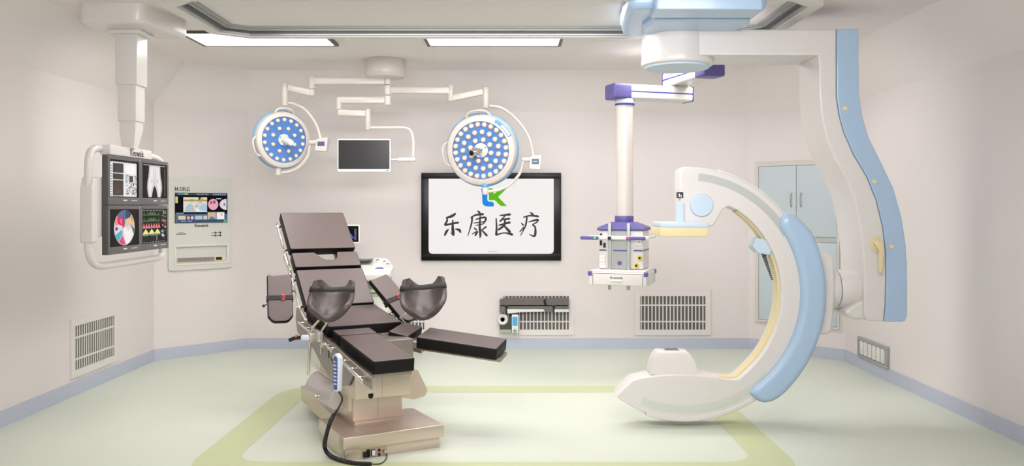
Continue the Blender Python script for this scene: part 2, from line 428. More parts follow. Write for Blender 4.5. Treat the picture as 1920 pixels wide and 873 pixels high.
# ------------------------------------------------------------------ blue cabinet in the angled wall
t = thing('wall_cabinet', 'pale blue four door cabinet in the angled wall behind the C-arm', 'cabinet', (2.65, 9.55, 0), TH_R)
x0, x1, z0, z1 = .104, 1.037, .318, 2.056; xm = (x0 + x1) / 2; zm0, zm1 = 1.215, 1.262
m = MB(); b = .024
for a in ((x0, x1, z0, z0 + b), (x0, x1, z1 - b, z1), (x0, x0 + b, z0 + b, z1 - b), (x1 - b, x1, z0 + b, z1 - b)): m.box(a[0], a[1], -.022, 0, a[2], a[3])
m.box(x0 - .03, x1 + .03, -.006, 0, z0 - .03, z1 + .03)
m.build('body', M_cabf, t, flat=True)
m = MB(); m.box(x0 + b, x1 - b, -.016, -.006, zm0, zm1); m.build('middle_rail', M_channel, t, flat=True)
for zz0, zz1, hz in ((zm1 + .006, z1 - b - .004, 1.66), (z0 + b + .004, zm0 - .006, .8)):
    for sx in (0, 1):
        a0, a1 = (x0 + b + .003, xm - .005) if sx == 0 else (xm + .005, x1 - b - .003)
        m = MB(); m.box(a0, a1, -.02, -.006, zz0, zz1, .003); d = m.build('door', M_cab, t)
        hx = xm - .055 if sx == 0 else xm + .055
        m = MB(); m.tube([(hx, -.02, hz - .075), (hx, -.045, hz - .05), (hx, -.048, hz), (hx, -.045, hz + .05), (hx, -.02, hz + .075)], .006, 10, smooth=5); m.build('handle', M_alu, d)

# ------------------------------------------------------------------ wall television
t = thing('wall_television', 'large black framed television showing a blue and green logo on the back wall', 'television', (0, 9.55, 0))
TX0, TX1, TZ0, TZ1 = -1.012, .548, .987, 1.964
sx0, sx1, sz0, sz1 = -.928, .465, 1.063, 1.898
m = MB(); m.prism(rrect(TX0, TX1, TZ0, TZ1, .008, 3), -0.0, -.045, XZ, .004, b0=0.0); m.build('housing', M_dark, t, world=False)
m = MB()
for a in ((TX0 + .006, TX1 - .006, TZ0 + .006, sz0), (TX0 + .006, TX1 - .006, sz1, TZ1 - .006), (TX0 + .006, sx0, sz0, sz1), (sx1, TX1 - .006, sz0, sz1)):
    m.box(a[0], a[1], -.055, -.045, a[2], a[3], .002)
m.build('bezel', M_black, t)
m = MB(); o = fillet([(sx0, sz0), (sx1, sz0), (sx1, sz1), (sx0, sz1)], [.05, .05, .001, .001], 6); m.prism(o, -.0455, -.0475, XZ)
scr = m.build('screen', lit((240, 236, 233), .92), t, flat=True)
FX = lambda u: (790 + u / 5.456 - 960) * 9.5 / 1600
FZ = lambda v: 1.6 - (330 + v / 5.456 - 385) * 9.5 / 1600
def flat_poly(name, pts, m_, parent, y=-.0486):
    q = MB(); q.prism([(FX(a), FZ(b)) for a, b in pts], y + .001, y, XZ); return q.build(name, m_, parent, flat=True)
flat_poly('logo', [(612, 125), (632, 130), (675, 125), (675, 238), (680, 254), (690, 260), (725, 260), (742, 275), (742, 310), (675, 310), (650, 304), (633, 292), (624, 272), (622, 200)], lit((22, 136, 222)), scr)
flat_poly('logo', [(688, 125), (725, 125), (740, 140), (740, 186), (812, 126), (872, 128), (785, 212), (876, 305), (812, 305), (750, 245), (692, 245)], lit((92, 184, 14)), scr)
def brush(name, strokes):
    q = MB()
    for si, st in enumerate(strokes):
        P = spline([Vector(p) for p in st], 6)
        L, Rr = [], []
        for i, p in enumerate(P):
            d = (P[min(i + 1, len(P) - 1)] - P[max(i - 1, 0)]); d = Vector((d.x, d.y)).normalized()
            n = Vector((-d.y * .8 + d.x * .25, d.x * .8 + d.y * .25)); w = max(p.z, 3) * .92
            L.append((p.x + n.x * w, p.y + n.y * w)); Rr.append((p.x - n.x * w, p.y - n.y * w))
        y = -.0482 - si * .00004
        for i in range(len(L) - 1):
            q.face([(FX(a), y, FZ(b)) for a, b in (L[i], L[i + 1], Rr[i + 1], Rr[i])])
        for p, sgn in ((P[0], -1), (P[-1], 1)):
            q.face([(FX(p.x + max(p.z, 3) * .55 * math.cos(k * math.pi / 5)), y, FZ(p.y + max(p.z, 3) * .55 * math.sin(k * math.pi / 5))) for k in range(10)])
    return q.build(name, lit((58, 58, 60)), scr, flat=True)
brush('character', [[(347, 383, 14), (312, 408, 20), (255, 428, 12)], [(262, 420, 9), (262, 460, 14), (243, 498, 14), (300, 488, 14), (378, 474, 15)],
    [(322, 448, 9), (320, 525, 18), (326, 585, 22), (328, 606, 8), (300, 578, 5)], [(278, 540, 7), (256, 568, 18), (240, 606, 12)], [(345, 540, 6), (388, 552, 20), (403, 576, 10)]])
brush('character', [[(574, 354, 7), (598, 376, 18)], [(506, 424, 9), (555, 398, 13), (632, 388, 17)], [(520, 425, 14), (512, 490, 12), (475, 612, 5)],
    [(556, 442, 8), (640, 422, 14), (660, 440, 15), (636, 486, 9)], [(538, 480, 7), (648, 464, 9)], [(556, 504, 6), (632, 488, 9)],
    [(602, 405, 9), (597, 515, 16), (604, 598, 17), (600, 632, 5)], [(540, 530, 8), (564, 548, 13)], [(520, 592, 6), (572, 566, 12), (552, 606, 14)], [(662, 518, 13), (622, 548, 9)], [(616, 550, 9), (670, 606, 17)]])
brush('character', [[(806, 402, 9), (850, 398, 13), (908, 390, 18)], [(765, 432, 9), (770, 520, 13), (766, 598, 17)], [(764, 602, 13), (845, 580, 9), (930, 596, 19)],
    [(852, 410, 9), (806, 462, 13)], [(820, 446, 9), (902, 434, 15)], [(796, 502, 11), (905, 472, 17)], [(856, 436, 12), (846, 500, 16), (790, 548, 15)], [(848, 508, 12), (905, 570, 21)]])
brush('character', [[(1112, 370, 7), (1142, 392, 17)], [(1046, 420, 9), (1110, 404, 12), (1196, 410, 15)], [(1080, 420, 12), (1066, 505, 12), (1014, 608, 5)],
    [(1024, 478, 7), (1042, 502, 13)], [(1008, 568, 8), (1048, 522, 10)], [(1098, 468, 7), (1186, 446, 15), (1184, 468, 10), (1140, 498, 10), (1164, 520, 12), (1166, 588, 17), (1152, 614, 13), (1104, 594, 5)]])
text(scr, 'brand_lettering', 'PHILIPS', .026, TM(FX(726), -.0484, FZ(772)), lit((170, 166, 164)), sx=1.1)

# ------------------------------------------------------------------ wall console with screen and keyboard niche (angled wall)
t = thing('wall_console', 'flush pale wall console with surgery screen and keyboard niche in the angled wall', 'console', (-3.69, 8.79, 0), TH_L)
cx0, cx1, cz0, cz1 = .145, .856, .92, 1.90
nx0, nx1, nz0, nz1 = .222, .79, .992, 1.165
m = MB()
o = fillet([(cx0, cz0), (cx1, cz0), (cx1, cz1), (cx0, cz1)], .03, 4)
m.prism([(cx0, nz1), (cx1, nz1), (cx1, cz1), (cx0, cz1)], 0.0, -.028, XZ)
m.prism(fillet([(cx0, cz0), (cx1, cz0), (cx1, nz0), (cx0, nz0)], [.03, .03, 0, 0], 4), 0.0, -.028, XZ)
m.box(cx0, nx0, -.028, 0, nz0, nz1); m.box(nx1, cx1, -.028, 0, nz0, nz1)
m.build('fascia', M_cons, t, flat=True)
m = MB()
for a in ((nx0 - .02, nx1 + .02, nz0 - .02, nz0), (nx0 - .02, nx1 + .02, nz1, nz1 + .02), (nx0 - .02, nx0, nz0, nz1), (nx1, nx1 + .02, nz0, nz1)): m.box(a[0], a[1], -.036, -.028, a[2], a[3], .002)
m.build('niche_rim', M_plast, t)
m = MB(); m.face([(nx0, -.004, nz0), (nx1, -.004, nz0), (nx1, -.004, nz1), (nx0, -.004, nz1)])
m.face([(nx0, -.028, nz0), (nx1, -.028, nz0), (nx1, -.004, nz0 + .06), (nx0, -.004, nz0 + .06)])
m.build('niche', M_cons, t, flat=True)
pn = MB(); pn.box(.207, .795, -.034, -.028, 1.414, 1.735, .002); scr = pn.build('screen', M_black, t)
p = Pic(.21, .792, 1.417, 1.732, -.0342)
p.rect(0, 1, 0, 1, (6, 8, 18), .6); p.rect(0, 1, .92, 1, (58, 66, 84)); p.rect(.05, .17, .95, .985, (84, 170, 214)); p.rect(.17, .24, .95, .985, (206, 220, 60))
for k in range(6): p.ell(.73 + k * .045, .958, .014, .03, (120, 200, 236) if k == 1 else (150, 172, 206), n=14)
for k in range(3): p.rect(.4 + k * .08, .46 + k * .08, .945, .975, (150, 152, 156))
p.rect(0, .05, .66, .88, (206, 204, 130)); p.rect(.15, .6, .36, .86, (232, 226, 204))
p.rect(.155, .6, .72, .78, (172, 150, 100)); p.poly([(.17, .37), (.2, .54), (.26, .66), (.33, .6), (.36, .45), (.4, .37)], (172, 196, 222)); p.poly([(.36, .5), (.38, .68), (.44, .72), (.46, .55)], (196, 214, 232))
p.poly([(.42, .42), (.46, .56), (.53, .66), (.6, .6), (.6, .38)], (176, 200, 226)); p.ell(.31, .72, .035, .06, (222, 196, 160)); p.ell(.31, .76, .04, .04, (150, 164, 70)); p.ell(.475, .68, .035, .045, (226, 190, 150)); p.ell(.46, .82, .03, .05, (44, 84, 56))
p.ell(.5, .8, .035, .04, (214, 170, 128)); p.ell(.31, .42, .04, .03, (226, 186, 120)); p.ell(.4, .55, .03, .03, (214, 160, 80)); p.poly([(.36, .4), (.42, .47), (.5, .4)], (246, 244, 242))
p.ell(.72, .62, .1, .19, (232, 170, 182)); p.ell(.68, .68, .018, .045, (132, 50, 76)); p.ell(.74, .7, .03, .06, (172, 84, 108)); p.poly([(.985, .42)] + [(.985 - .14 * math.sin(k / 12 * math.pi), .62 - .19 * math.cos(k / 12 * math.pi)) for k in range(13)] , (226, 216, 228)); p.ell(.94, .62, .018, .05, (120, 96, 176))
p.rect(.78, .88, .8, .83, (220, 220, 222))
p.rect(0, 1, 0, .3, (92, 106, 128)); p.poly([(0, .3), (.15, .3), (.16, .34), (.02, .34)], (128, 140, 156)); p.rect(.05, .98, .02, .09, (66, 76, 100)); p.rect(.1, .2, .04, .075, (110, 160, 206)); p.rect(.23, .31, .04, .075, (110, 160, 206))
p.rect(.055, .19, .11, .24, (216, 204, 180)); p.rect(.21, .35, .11, .24, (16, 14, 18)); p.ell(.245, .17, .03, .06, (232, 170, 182)); p.ell(.315, .17, .03, .06, (216, 204, 226)); p.rect(.37, .51, .11, .24, (176, 198, 222)); p.rect(.53, .6, .11, .24, (206, 206, 200))
p.rect(.6, .95, .08, .37, (72, 84, 108)); p.rect(.615, .77, .11, .35, (210, 190, 150)); p.ell(.695, .28, .03, .06, (222, 172, 150)); p.poly([(.63, .11), (.67, .2), (.72, .2), (.765, .11)], (66, 136, 176)); p.rect(.785, .94, .11, .35, (244, 240, 236)); p.ell(.885, .27, .025, .06, (236, 200, 180)); p.ell(.955, .05, .03, .05, (70, 190, 130)); p.rect(.95, .965, .13, .24, (78, 60, 190))
p.build('picture', scr)
slab(t, 'lettering', 'M.OR.E', .036, TM(.29, -.0285, 1.772), M_text, .2)
slab(t, 'lettering', 'Kenswick', .026, TM(.503, -.0285, 1.386), M_text, .24)
m = MB(); m.box(.22, .33, -.030, -.028, 1.296, 1.304); m.box(.245, .3, -.030, -.028, 1.312, 1.317); m.build('indicator', M_grey, t, flat=True)
for k, (bx, bz, c) in enumerate(((.655, 1.306, M_kblue), (.712, 1.306, M_dark), (.655, 1.276, M_grey), (.712, 1.276, M_dark))):
    m = MB(); m.cyl((bx, -.028, bz), (bx, -.034, bz), .011, 16, .002); m.box(bx - .045, bx - .016, -.0295, -.028, bz - .003, bz + .003); m.build('button', c, t)
t2 = thing('keyboard', 'low beige keyboard lying in the wall console niche', 'keyboard', (-3.69, 8.79, 0), TH_L)
KM = Matrix.Translation((nx0 + .008, -.030, nz0 + .004)) @ Matrix.Rotation(R(62), 4, 'X')
m = MB(); m.box(0, .53, 0, .055, 0, .008, .003, M=KM); m.build('case', M_cream, t2)
m = MB()
for r_ in range(4):
    for k in range(20):
        x = .008 + k * .0205 + r_ * .002; m.box(x, x + .016, .006 + r_ * .012, .0155 + r_ * .012, .008, .012, M=KM)
kb = m.build('keys', mat('grey_key', (124, 122, 136), .5), t2, flat=True)
m = MB(); m.box(.435, .505, .012, .046, .008, .010, M=KM); m.build('touchpad', M_dark, t2)

# ------------------------------------------------------------------ monitor boom at the left
t = thing('monitor_boom', 'white telescopic ceiling boom with tubular handle frame carrying four monitors', 'monitor boom', (-2.87, 6.44, ZC))
BX = -2.87
m = MB()
o = fillet([(-3.12, 6.12), (-2.65, 6.10), (-2.54, 6.72), (-3.10, 6.72)], [.06, .09, .06, .06], 6)
m.prism(o, ZC, 2.905, XY, .03, b0=0); m.build('ceiling_cover', M_white, t, world=True)
m = MB(); m.box(-2.99, -2.755, 6.31, 6.57, 2.875, 2.906, .006); m.build('mounting_plate', M_white, t, world=True)
m = MB(); m.box(-2.955, -2.79, 6.35, 6.53, 2.50, 2.88, .004); m.build('column_stage', M_white, t, world=True)
m = MB(); m.box(-2.942, -2.803, 6.363, 6.517, 2.23, 2.51, .004); m.build('column_stage', M_white, t, world=True)
m = MB()
def sq(cx, cy, hx, hy, z): return [(cx - hx, cy - hy, z), (cx + hx, cy - hy, z), (cx + hx, cy + hy, z), (cx - hx, cy + hy, z)]
m.rings([sq(-2.873, 6.44, .06, .066, 2.24), sq(-2.873, 6.44, .06, .066, 2.17), sq(-2.885, 6.44, .045, .035, 2.03)]); m.build('tapered_neck', M_white, t, world=True, ang=20)
m = MB(); m.box(-2.945, -2.868, 6.10, 6.80, 1.964, 2.035, .006); hd = m.build('header', M_white, t, world=True)
RM = Matrix.Rotation(R(90), 4, 'Z')
slab(hd, 'lettering', 'Kenswick', .040, Matrix.Translation((-2.8672, 6.53, 1.996)) @ RM @ UP, M_text, .2, world=True)
m = MB()
hx = -2.945
loop = [(hx, 6.2, 2.005), (hx, 6.02, 2.0), (hx, 5.94, 1.93), (hx, 5.93, 1.7), (hx, 5.93, 1.42), (hx, 5.95, 1.25), (hx, 6.06, 1.175), (hx, 6.3, 1.165), (hx, 6.9, 1.165), (hx, 7.12, 1.17), (hx, 7.18, 1.22), (hx, 7.19, 1.5), (hx, 7.19, 1.8), (hx, 7.17, 1.94), (hx, 7.05, 1.99), (hx, 6.75, 2.0)]
m.tube(loop, .027, 16, smooth=7); m.build('handle_frame', M_white, t, world=True)
m = MB(); m.prism(fillet([(5.9, 1.34), (5.985, 1.34), (5.985, 1.78), (5.93, 1.80), (5.9, 1.72)], .015, 3), -2.99, -2.90, YZ, .012); m.build('side_grip', M_white, t, world=True)
m = MB(); m.box(-2.96, -2.9135, 5.99, 7.05, 1.38, 1.80, .008); m.build('rear_bracket', M_white, t, world=True)
MONX = -2.912
def monitor(y0, y1, z0, z1, label, draw):
    t = thing('display_monitor', label, 'monitor', (MONX, y0, 0), R(90), 'monitors on the ceiling boom')
    w = y1 - y0
    m = MB(); m.box(.002, w - .002, -.04, 0, z0 + .002, z1 - .002, .003); m.build('housing', M_grey, t)
    m = MB(); bz = .03; bb = .055
    for a in ((.002, w - .002, z0 + .002, z0 + bb), (.002, w - .002, z1 - bz, z1 - .002), (.002, bz, z0 + bb, z1 - bz), (w - bz, w - .002, z0 + bb, z1 - bz)): m.box(a[0], a[1], -.047, -.04, a[2], a[3], .002)
    m.build('bezel', mat('monitor_bezel', (98, 95, 93), .4), t)
    for k in range(5):
        m = MB(); m.box(w - .16 + k * .02, w - .148 + k * .02, -.0485, -.047, z0 + .03, z0 + .036); m.build('button', M_keyw, t, flat=True)
    m = MB(); m.box(w / 2 - .03, w / 2 + .03, -.0485, -.047, z0 + .03, z0 + .038); m.build('name_badge', M_keyw, t, flat=True)
    m = MB(); m.box(w - .02, w - .012, -.0485, -.047, z1 - .022, z1 - .01); m.build('indicator', M_keyw, t, flat=True)
    m = MB(); m.box(bz, w - bz, -.042, -.04, z0 + bb, z1 - bz); s_ = m.build('screen', lit((5, 5, 7)), t, flat=True)
    p = Pic(bz + .002, w - bz - .002, z0 + bb + .002, z1 - bz - .002, -.0422); draw(p); p.build('picture', s_)
def draw_chart(p):
    g = random.Random(3)
    p.rect(.02, .93, .02, .95, (238, 238, 238))
    for a, b in ((.66, .92), (.48, .64), (.05, .46)): p.rect(.1, .46, a, b, (70, 66, 62))
    p.rect(.14, .3, .2, .34, (92, 66, 60)); p.rect(.2, .36, .1, .2, (104, 70, 66))
    for k in range(12): p.rect(.04, .075, .06 + k * .07, .085 + k * .07, (40, 40, 40))
    p.rect(.53, .88, .66, .9, (252, 252, 252))
    for k in range(14): p.rect(.53, .53 + .04 + g.random() * .12, .4 + k * .017, .408 + k * .017, (60, 60, 60))
    p.rect(.66, .8, .42, .6, (84, 74, 68))
    for k in range(90): x, y = .53 + g.random() * .37, .06 + g.random() * .34; p.rect(x, x + .008 + g.random() * .035, y, y + .01 + g.random() * .02, (38, 38, 40))
    for k in range(30): x, y = .82 + g.random() * .07, .42 + g.random() * .2; p.rect(x, x + .01 + g.random() * .02, y, y + .012, (38, 38, 40))
    for k in range(22): x = .06 + g.random() * .38; p.rect(x, x + .02, .025, .04, (40, 40, 42))
    for k in range(10): x = .05 + k * .085; p.rect(x, x + .05, .955, .965, (200, 200, 200))
def draw_xray(p):
    p.rect(.05, .95, .955, .97, (214, 214, 214))
    L = [(.27, .95), (.26, .75), (.24, .6), (.2, .45), (.19, .28), (.22, .12), (.25, .02), (.37, .02), (.39, .12), (.44, .28), (.5, .36)]
    out = L + [(1 - a, b) for a, b in reversed(L[:-1])]
    p.poly(out, (172, 166, 166))
    def sh(k, c): p.poly([(.5 + (a - .5) * k - (.0), .02 + (b - .02) * (1 if b > .9 else 1)) for a, b in out], c)
    sh(.93, (214, 208, 208)); 
    for s_ in (-1, 1):
        p.poly([(.5 + s_ * a, b) for a, b in ((.05, .93), (.17, .9), (.19, .7), (.24, .5), (.25, .3), (.21, .04), (.16, .04), (.13, .25), (.07, .42))], (240, 234, 234))
        p.ell(.5 + s_ * .12, .5, .035, .06, (214, 208, 208)); p.line([(.5 + s_ * .03, .85), (.5 + s_ * .05, .6), (.5 + s_ * .03, .45)], .015, (206, 200, 200))
    p.line([(.5, .95), (.5, .5)], .04, (250, 246, 246)); p.rect(.92, .935, .05, .9, (150, 150, 150))
def draw_endo(p):
    cx, cy, rx, ry = .5, .5, .36, .49
    p.ell(cx, cy, rx, ry, (214, 196, 206), n=40)
    def wedge(a0, a1, r0, r1, c):
        p.poly([(cx + rx * r0 * math.cos(R(a0)), cy + ry * r0 * math.sin(R(a0)))] + [(cx + rx * r1 * math.cos(R(a0 + (a1 - a0) * k / 8)), cy + ry * r1 * math.sin(R(a0 + (a1 - a0) * k / 8))) for k in range(9)] + [(cx + rx * r0 * math.cos(R(a1)), cy + ry * r0 * math.sin(R(a1)))], c)
    def blob(pts, c): p.poly([(cx + rx * .995 * a * min(1, 1 / max(1e-6, math.hypot(a, b))), cy + ry * .995 * b * min(1, 1 / max(1e-6, math.hypot(a, b)))) for a, b in pts], c)
    wedge(48, 138, .3, 1, (84, 84, 128)); blob([(-.75, .68), (-.5, .9), (-.1, 1), (-.1, .6), (-.5, .5)], (108, 104, 148)); blob([(.1, 1), (.4, .9), (.62, .72), (.3, .5), (.12, .6)], (62, 66, 104))
    blob([(-.95, .3), (-.8, .6), (-.55, .55), (-.5, .2), (-.7, .05)], (236, 148, 124)); blob([(-.72, .55), (-.35, .62), (-.08, .5), (-.02, .05), (-.2, -.05), (-.4, .15), (-.6, .2)], (226, 36, 92)); blob([(-.45, .5), (-.25, .5), (-.25, .2), (-.4, .25)], (246, 110, 150))
    blob([(-.02, .45), (.45, .55), (.72, .68), (.97, .25), (.95, -.1), (.6, .2), (.3, .25), (.05, .1)], (238, 196, 146)); blob([(.5, .6), (.72, .68), (.9, .4), (.7, .35)], (222, 160, 112))
    blob([(.55, .22), (.98, -.12), (.9, -.4)], (54, 120, 138)); blob([(-.98, .05), (-.6, .2), (-.2, .1), (-.25, -.3), (-.7, -.4), (-.95, -.2)], (224, 216, 236)); blob([(-.9, -.02), (-.7, .08), (-.62, -.1), (-.85, -.15)], (64, 66, 96))
    blob([(-.9, -.42), (-.3, -.12), (-.2, -.25), (-.55, -.82), (-.8, -.6)], (78, 178, 190)); blob([(-.55, -.8), (-.2, -.45), (.1, -.95), (-.2, -.98)], (222, 78, 122)); blob([(-.62, -.76), (-.55, -.83), (-.2, -.4), (-.26, -.34)], (178, 176, 190))
    blob([(-.15, .0), (.2, .05), (.6, .1), (.9, -.42), (.5, -.85), (.15, -.97), (-.05, -.5)], (250, 241, 241)); blob([(.1, -.02), (.5, .15), (.7, -.02), (.35, -.2)], (234, 214, 214)); blob([(-.04, 1), (.08, 1), (.04, .2), (-.04, .1)], (46, 138, 168))
def draw_vitals(p):
    g = random.Random(5)
    for base, c in ((.84, (96, 170, 84)), (.66, (110, 180, 92))):
        pts = []
        for k in range(5):
            a = .02 + k * .145; pts += [(a, base), (a + .05, base), (a + .06, base + .09), (a + .07, base - .01), (a + .1, base)]
        p.line(pts, .012, c); p.rect(.02, .72, base - .025, base - .02, (120, 120, 120)); p.rect(.26, .5, base + .01, base + .075, (86, 96, 86))
    for k in range(7): p.poly([(.02 + k * .1, .45), (.06 + k * .1, .6), (.12 + k * .1, .45)], (232, 130, 136))
    p.rect(.02, .72, .44, .46, (232, 130, 136))
    for k in range(3): p.poly([(.02 + k * .235, .29), (.08 + k * .235, .36), (.13 + k * .235, .42), (.18 + k * .235, .37), (.25 + k * .235, .29)], (240, 232, 140))
    p.rect(.02, .72, .265, .29, (236, 228, 150)); p.rect(.02, .72, .235, .245, (206, 206, 206)); p.rect(.03, .22, .215, .228, (60, 180, 90)); p.rect(.33, .55, .215, .228, (60, 180, 90)); p.rect(.03, .56, .06, .2, (20, 20, 22)); p.rect(.57, .59, .06, .24, (206, 206, 206))
    p.rect(.02, .9, .97, .985, (120, 120, 120))
    for k in range(7): p.rect(.03 + k * .13, .09 + k * .13, .955, .968, (210, 210, 210))
    def seg7(x, y, w, h, d, c):
        S_ = {'6': 'acdefg', '0': 'abcdef', '9': 'abcdfg', '8': 'abcdefg'}[d]; q = w * .26
        B = {'a': (x, x + w, y + h - q, y + h), 'd': (x, x + w, y, y + q), 'g': (x, x + w, y + h / 2 - q / 2, y + h / 2 + q / 2), 'f': (x, x + q, y + h / 2, y + h), 'b': (x + w - q, x + w, y + h / 2, y + h), 'e': (x, x + q, y, y + h / 2), 'c': (x + w - q, x + w, y, y + h / 2)}
        for k in S_: p.rect(*B[k], c)
    seg7(.83, .86, .05, .08, '6', (170, 214, 60)); seg7(.9, .86, .05, .08, '0', (170, 214, 60)); seg7(.83, .6, .05, .08, '9', (236, 120, 130)); seg7(.9, .6, .05, .08, '8', (236, 120, 130))
    for k in range(26): x, y = .74 + g.random() * .2, .04 + g.random() * .8; p.rect(x, x + .02 + g.random() * .04, y, y + .014, g.choice([(214, 214, 214), (140, 176, 214), (232, 226, 140)]))
    p.rect(.75, .83, .3, .36, (150, 176, 206)); p.rect(.78, .86, .17, .24, (200, 216, 230)); p.ell(.82, .51, .03, .03, (230, 110, 120)); p.ell(.93, .45, .025, .025, (226, 206, 90))
    for k in range(8): p.rect(.03 + k * .115, .1 + k * .115, .02, .035, (190, 190, 186))
MY = (6.055, 6.588, 7.12)
monitor(MY[0], MY[1], 1.604, 1.962, 'boom monitor showing a white document page with dark image blocks', draw_chart)
monitor(MY[1], MY[2], 1.604, 1.962, 'boom monitor showing a black and white x-ray of hips and thighs', draw_xray)
monitor(MY[0], MY[1], 1.246, 1.602, 'boom monitor showing a round pink and teal endoscope view', draw_endo)
monitor(MY[1], MY[2], 1.246, 1.602, 'boom monitor showing green red and yellow vital sign traces', draw_vitals)

# ------------------------------------------------------------------ surgical light mount
YS = 8.5
def ws(u, v, dy=0): return W(u, v, YS) + Vector((0, dy, 0))
t = thing('surgical_light_mount', 'white round ceiling canopy with three jointed arms for two lamps and a monitor', 'surgical light mount', (-1.262, YS, ZC))
c = ws(723, 130)
m = MB(); m.lathe([(.2, 0), (.205, -.01), (.205, -.14), (.2, -.165), (.185, -.18), (.13, -.185), (.06, -.19)], (c.x, YS, ZC), (0, 0, 1), 40); m.build('canopy', M_warm, t, world=True)
a = ws(727, 145); b = ws(727, 197)
m = MB(); m.cyl((a.x, YS, 2.87), (a.x, YS, ws(0, 159).z), .031, 20, .004); m.cyl((a.x, YS, ws(0, 160).z), (a.x, YS, ws(0, 178).z), .035, 20, .004); m.cyl((a.x, YS, ws(0, 179).z), (a.x, YS, ws(0, 197).z), .033, 20, .006); m.build('spindle', M_white, t, world=True)
def arm_link(u0, v0, u1, v1, h): 
    q = MB(); q.bar(ws(u0, v0), ws(u1, v1), .055, h * YS / 1600, .009); q.build('arm', M_warm, t, world=True)
def joint(u, v0, v1, r=7):
    q = MB(); q.cyl(ws(u, v0), ws(u, v1), r * YS / 1600, 20, .008); q.build('joint', M_warm, t, world=True)
arm_link(722, 152, 586, 152, 14); joint(585, 143, 167); arm_link(583, 174, 540, 164, 13); joint(585, 167, 180, 6); joint(534, 156, 199, 6.4)
arm_link(732, 169, 846, 170, 13); joint(845, 160, 190, 6); arm_link(848, 184, 906, 172, 12); joint(911, 163, 203, 6)
arm_link(722, 188, 637, 188, 13); joint(636, 182, 206, 5.5); arm_link(637, 211, 686, 213, 12); joint(637, 206, 217, 5); joint(690, 204, 244, 5.5)
# monitor on its own curved bracket
t = thing('ceiling_monitor', 'small white framed blank monitor hanging on a curved ceiling arm', 'monitor', tuple(ws(690, 239)))
m = MB(); m.tube([ws(692, 239), ws(725, 239), ws(755, 239), ws(767, 242), ws(773, 252), ws(775, 270), ws(774, 293)], .014, 14, smooth=6); m.build('curved_arm', M_white, t, world=True)
m = MB(); m.cyl(ws(746, 299), ws(779, 299), .021, 18, .005); m.cyl(ws(734, 299), ws(748, 299), .011, 14); m.build('swivel', M_white, t, world=True)
x0, z1 = ws(633, 260).x, ws(633, 260).z; x1, z0 = ws(733, 322).x, ws(733, 322).z
m = MB(); m.prism(rrect(x0, x1, z0, z1, .012, 4), YS + .035, YS - .015, XZ, .006); m.build('housing', mat('monitor_white', (228, 230, 234), .35, coat=.3), t, world=True)
m = MB(); m.box(x0 + .012, x1 - .012, YS - .0175, YS - .0155, z0 + .028, z1 - .014); m.build('screen', mat('blank_screen', (40, 39, 39), .22), t, world=True, flat=True)
m = MB(); m.box(x1 - .045, x1 - .022, YS - .017, YS - .015, z0 + .01, z0 + .018); m.build('power_button', M_dark, t, world=True)

